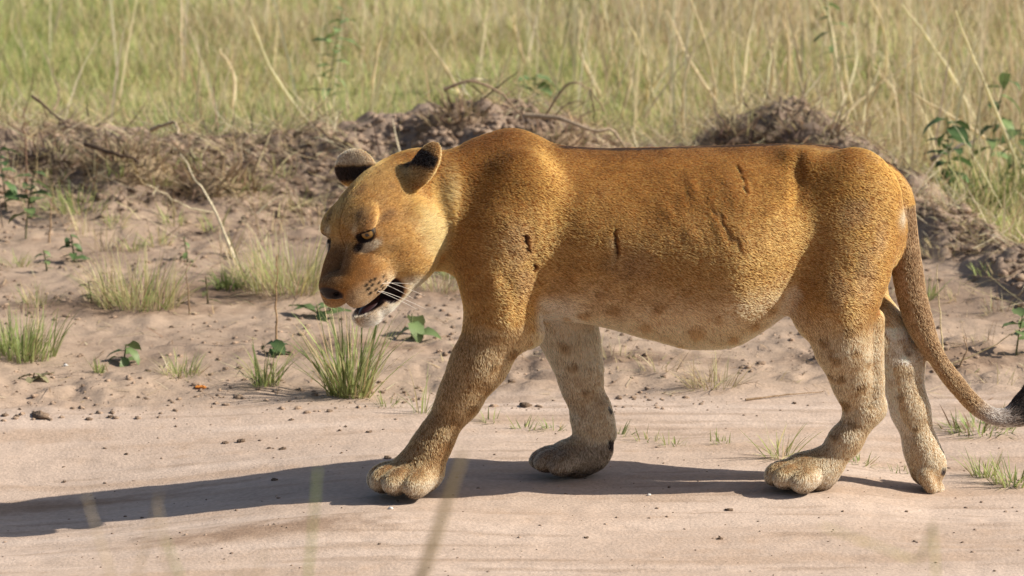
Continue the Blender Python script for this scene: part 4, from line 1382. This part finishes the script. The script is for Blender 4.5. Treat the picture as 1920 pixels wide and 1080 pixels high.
# thatchy root stocks dug up onto the bank
def root_stock(px, py, y, label, n, size, col, up, seed):
    r = np.random.default_rng(seed)
    p = at(px, py, y)
    p[2] = float(ground_height(p[0], p[1])) - .02
    root = tag(link('root_stock', None, None, p), label, 'root stock')
    v, f = uv_ball(1.0, 26, 16)
    d = 1 + .42 * fbm(v[:, 0] * 2.2 + seed, v[:, 1] * 2.2, v[:, 2] * 2.2, 4, 13)
    v = v * d[:, None] * np.array([size, size * .65, size * .55])
    link('soil_core', mesh_np('soil_core', v, f, clod_mat, np.tile(col * .8, (len(v), 1))), root)
    a, e = r.uniform(0, 6.28, n), r.uniform(.05, 1.35, n)
    b = np.stack([np.cos(a) * np.cos(e) * size * .9, np.sin(a) * np.cos(e) * size * .6, np.sin(e) * size * .5], 1)
    cc = mixcol(r, n, [col, STRAW * .7, BROWN, col * .6], [4, 2, 3, 3], .3)
    v, f, c = blades(b, a + r.normal(0, .8, n), r.uniform(.3, 1.0, n) * size, r.normal(1.0, .45, n), r.normal(.5, .5, n), r.uniform(.004, .013, n), cc, 4, cc, r.uniform(0, 6.28, n))
    s = link('matted_roots', mesh_np('matted_roots', v, f, grass_mat, c), root)
    s['kind'] = 'stuff'
    for i, (dx, dz, ln) in enumerate(up):
        b0 = np.array([dx * size, -.2 * size, size * .3])
        pts = [b0, b0 + np.array([ln * .35, 0, ln * .35]), b0 + np.array([ln * dz, 0, ln])]
        v, f = tube(np.array(pts), np.array([.022, .014, .003]), 7)
        link('root_spike', mesh_np('root_spike', v, f, wood_mat, np.tile(col * .8, (len(v), 1))), root)


DARKR = np.array([.20, .15, .115])
root_stock(1400, 235, 4.35, 'dark matted root stock with upright spikes on the bank crest', 240, .125, DARKR, [(.45, .45, .14), (.95, .7, .12), (1.35, .6, .10)], 1)
root_stock(1520, 255, 4.2, 'grey brown crumbling root stock next to the spiky one', 180, .12, DARKR * 1.25, [], 2)
root_stock(1040, 242, 4.15, 'straw coloured root stock behind the withers under the exposed root', 220, .12, np.array([.36, .26, .17]), [], 3)
root_stock(860, 235, 4.3, 'pale crumbly root stock on the crest over the lioness nape', 260, .13, np.array([.33, .24, .165]), [], 4)
root_stock(95, 232, 4.25, 'dark drooping thatch clump on the bank under the bent twig', 200, .12, DARKR * 1.1, [], 5)
root_stock(240, 258, 4.1, 'wide straw thatch clump on the bank above the dark stick', 260, .16, np.array([.40, .30, .19]), [], 6)
root_stock(410, 275, 4.0, 'flattened straw thatch clump on the slope of the bank', 220, .15, np.array([.38, .28, .18]), [], 7)

# clods and stones on the road
rc3 = np.random.default_rng(41)
CLODS = [(75, 782, 26), (9, 780, 8), (31, 781, 6), (37, 768, 5), (167, 787, 8), (207, 783, 6), (260, 746, 6), (452, 829, 11), (422, 832, 8), (487, 827, 4), (505, 841, 4), (530, 843, 8), (237, 852, 5), (197, 842, 4), (547, 788, 6), (637, 808, 5), (648, 801, 4),
         (692, 811, 6), (515, 901, 7), (727, 860, 9), (1366, 958, 9), (1350, 1011, 8), (985, 762, 12), (890, 722, 5), (960, 716, 8), (1255, 915, 4), (1580, 960, 4), (1100, 1010, 5), (640, 850, 4), (330, 800, 4), (120, 905, 5), (1490, 757, 6), (1210, 668, 9), (1180, 672, 6), (1700, 960, 4), (1250, 970, 4)]
for k, (a_, b_, s_) in enumerate(CLODS):
    p = on_ground(a_, b_)
    rad = s_ / 950.
    v, f = lump(rc3, rad, .45 if s_ > 20 else .6, 2, .9)
    col = np.array([.17, .12, .085]) * rc3.uniform(.7, 1.3)
    o = link('dirt_clod', mesh_np('dirt_clod', v, f, clod_mat, np.tile(col, (len(v), 1)), False), None, p + np.array([0, 0, rad * .15]))
    if s_ > 20:
        tag(o, 'largest flat dark clod lying on the pale road', 'clod')
    else:
        tag(o, 'small dark dirt clod lying on the pale road', 'clod', 'dark clods on the road')
for (a_, b_, s_, lab, col) in [(1060, 893, 11, 'brown stone touching the toes of the far fore paw', (.33, .25, .19)), (123, 687, 5, 'tiny bright white pebble on the verge near the leafy weed', (.8, .8, .8)), (733, 955, 4, 'tiny white pebble on the road just before the near fore paw', (.75, .73, .7)), (1217, 930, 4, 'tiny pale chip on the road beneath the belly', (.7, .65, .6))]:
    p = on_ground(a_, b_)
    v, f = lump(rc3, s_ / 700., .7, 2, .7)
    tag(link('pebble', mesh_np('pebble', v, f, clod_mat, np.tile(np.array(col), (len(v), 1)), False), None, p + np.array([0, 0, s_ / 700. * .3])), lab, 'pebble')

# grass of the near verge, far out of focus
NEARY = -6.2


def near_stalk(a_, b_, rad, col, lab, yy=NEARY, grp=None):
    p1 = at(b_[0], b_[1], yy)
    p0 = at(a_[0], a_[1], yy)
    d = p1 - p0
    k = (p0[2] - float(ground_height(p0[0], p0[1]))) / d[2]
    base = np.array([p0[0] - d[0] * .8, yy, float(ground_height(p0[0], yy))])
    t_ = np.linspace(0, 1, 8)[:, None]
    c_ = p0 - d * .8
    q_ = np.concatenate([[base], [base * .5 + (c_) * .5], c_ + (p1 - c_) * t_])
    polyline('verge_grass_stalk', q_, rad, lab, 'grass stalk', grp, col, 5, grass_mat, 24, .0005)


near_stalk((785, 1100), (868, 850), .0085, STRAW * .75, 'thick tan dry stalk of the near verge, blurred before the fore paw', -6.6)
near_stalk((575, 1100), (596, 880), .0038, FRESH, 'thin green blade of the near verge, blurred below the shadow')
for (a_, b_, c_) in [((215, 1100), (160, 925), PALE), ((320, 1100), (295, 940), PALE), ((250, 1100), (300, 925), STRAW), ((345, 1100), (310, 1010), FRESH), ((470, 1100), (500, 1030), PALE), ((1660, 1030), (1540, 985), OLIVE)]:
    near_stalk(a_, b_, .0022, c_, 'thin pale blade of the near verge, faint and out of focus', grp='blurred blades of the near verge')
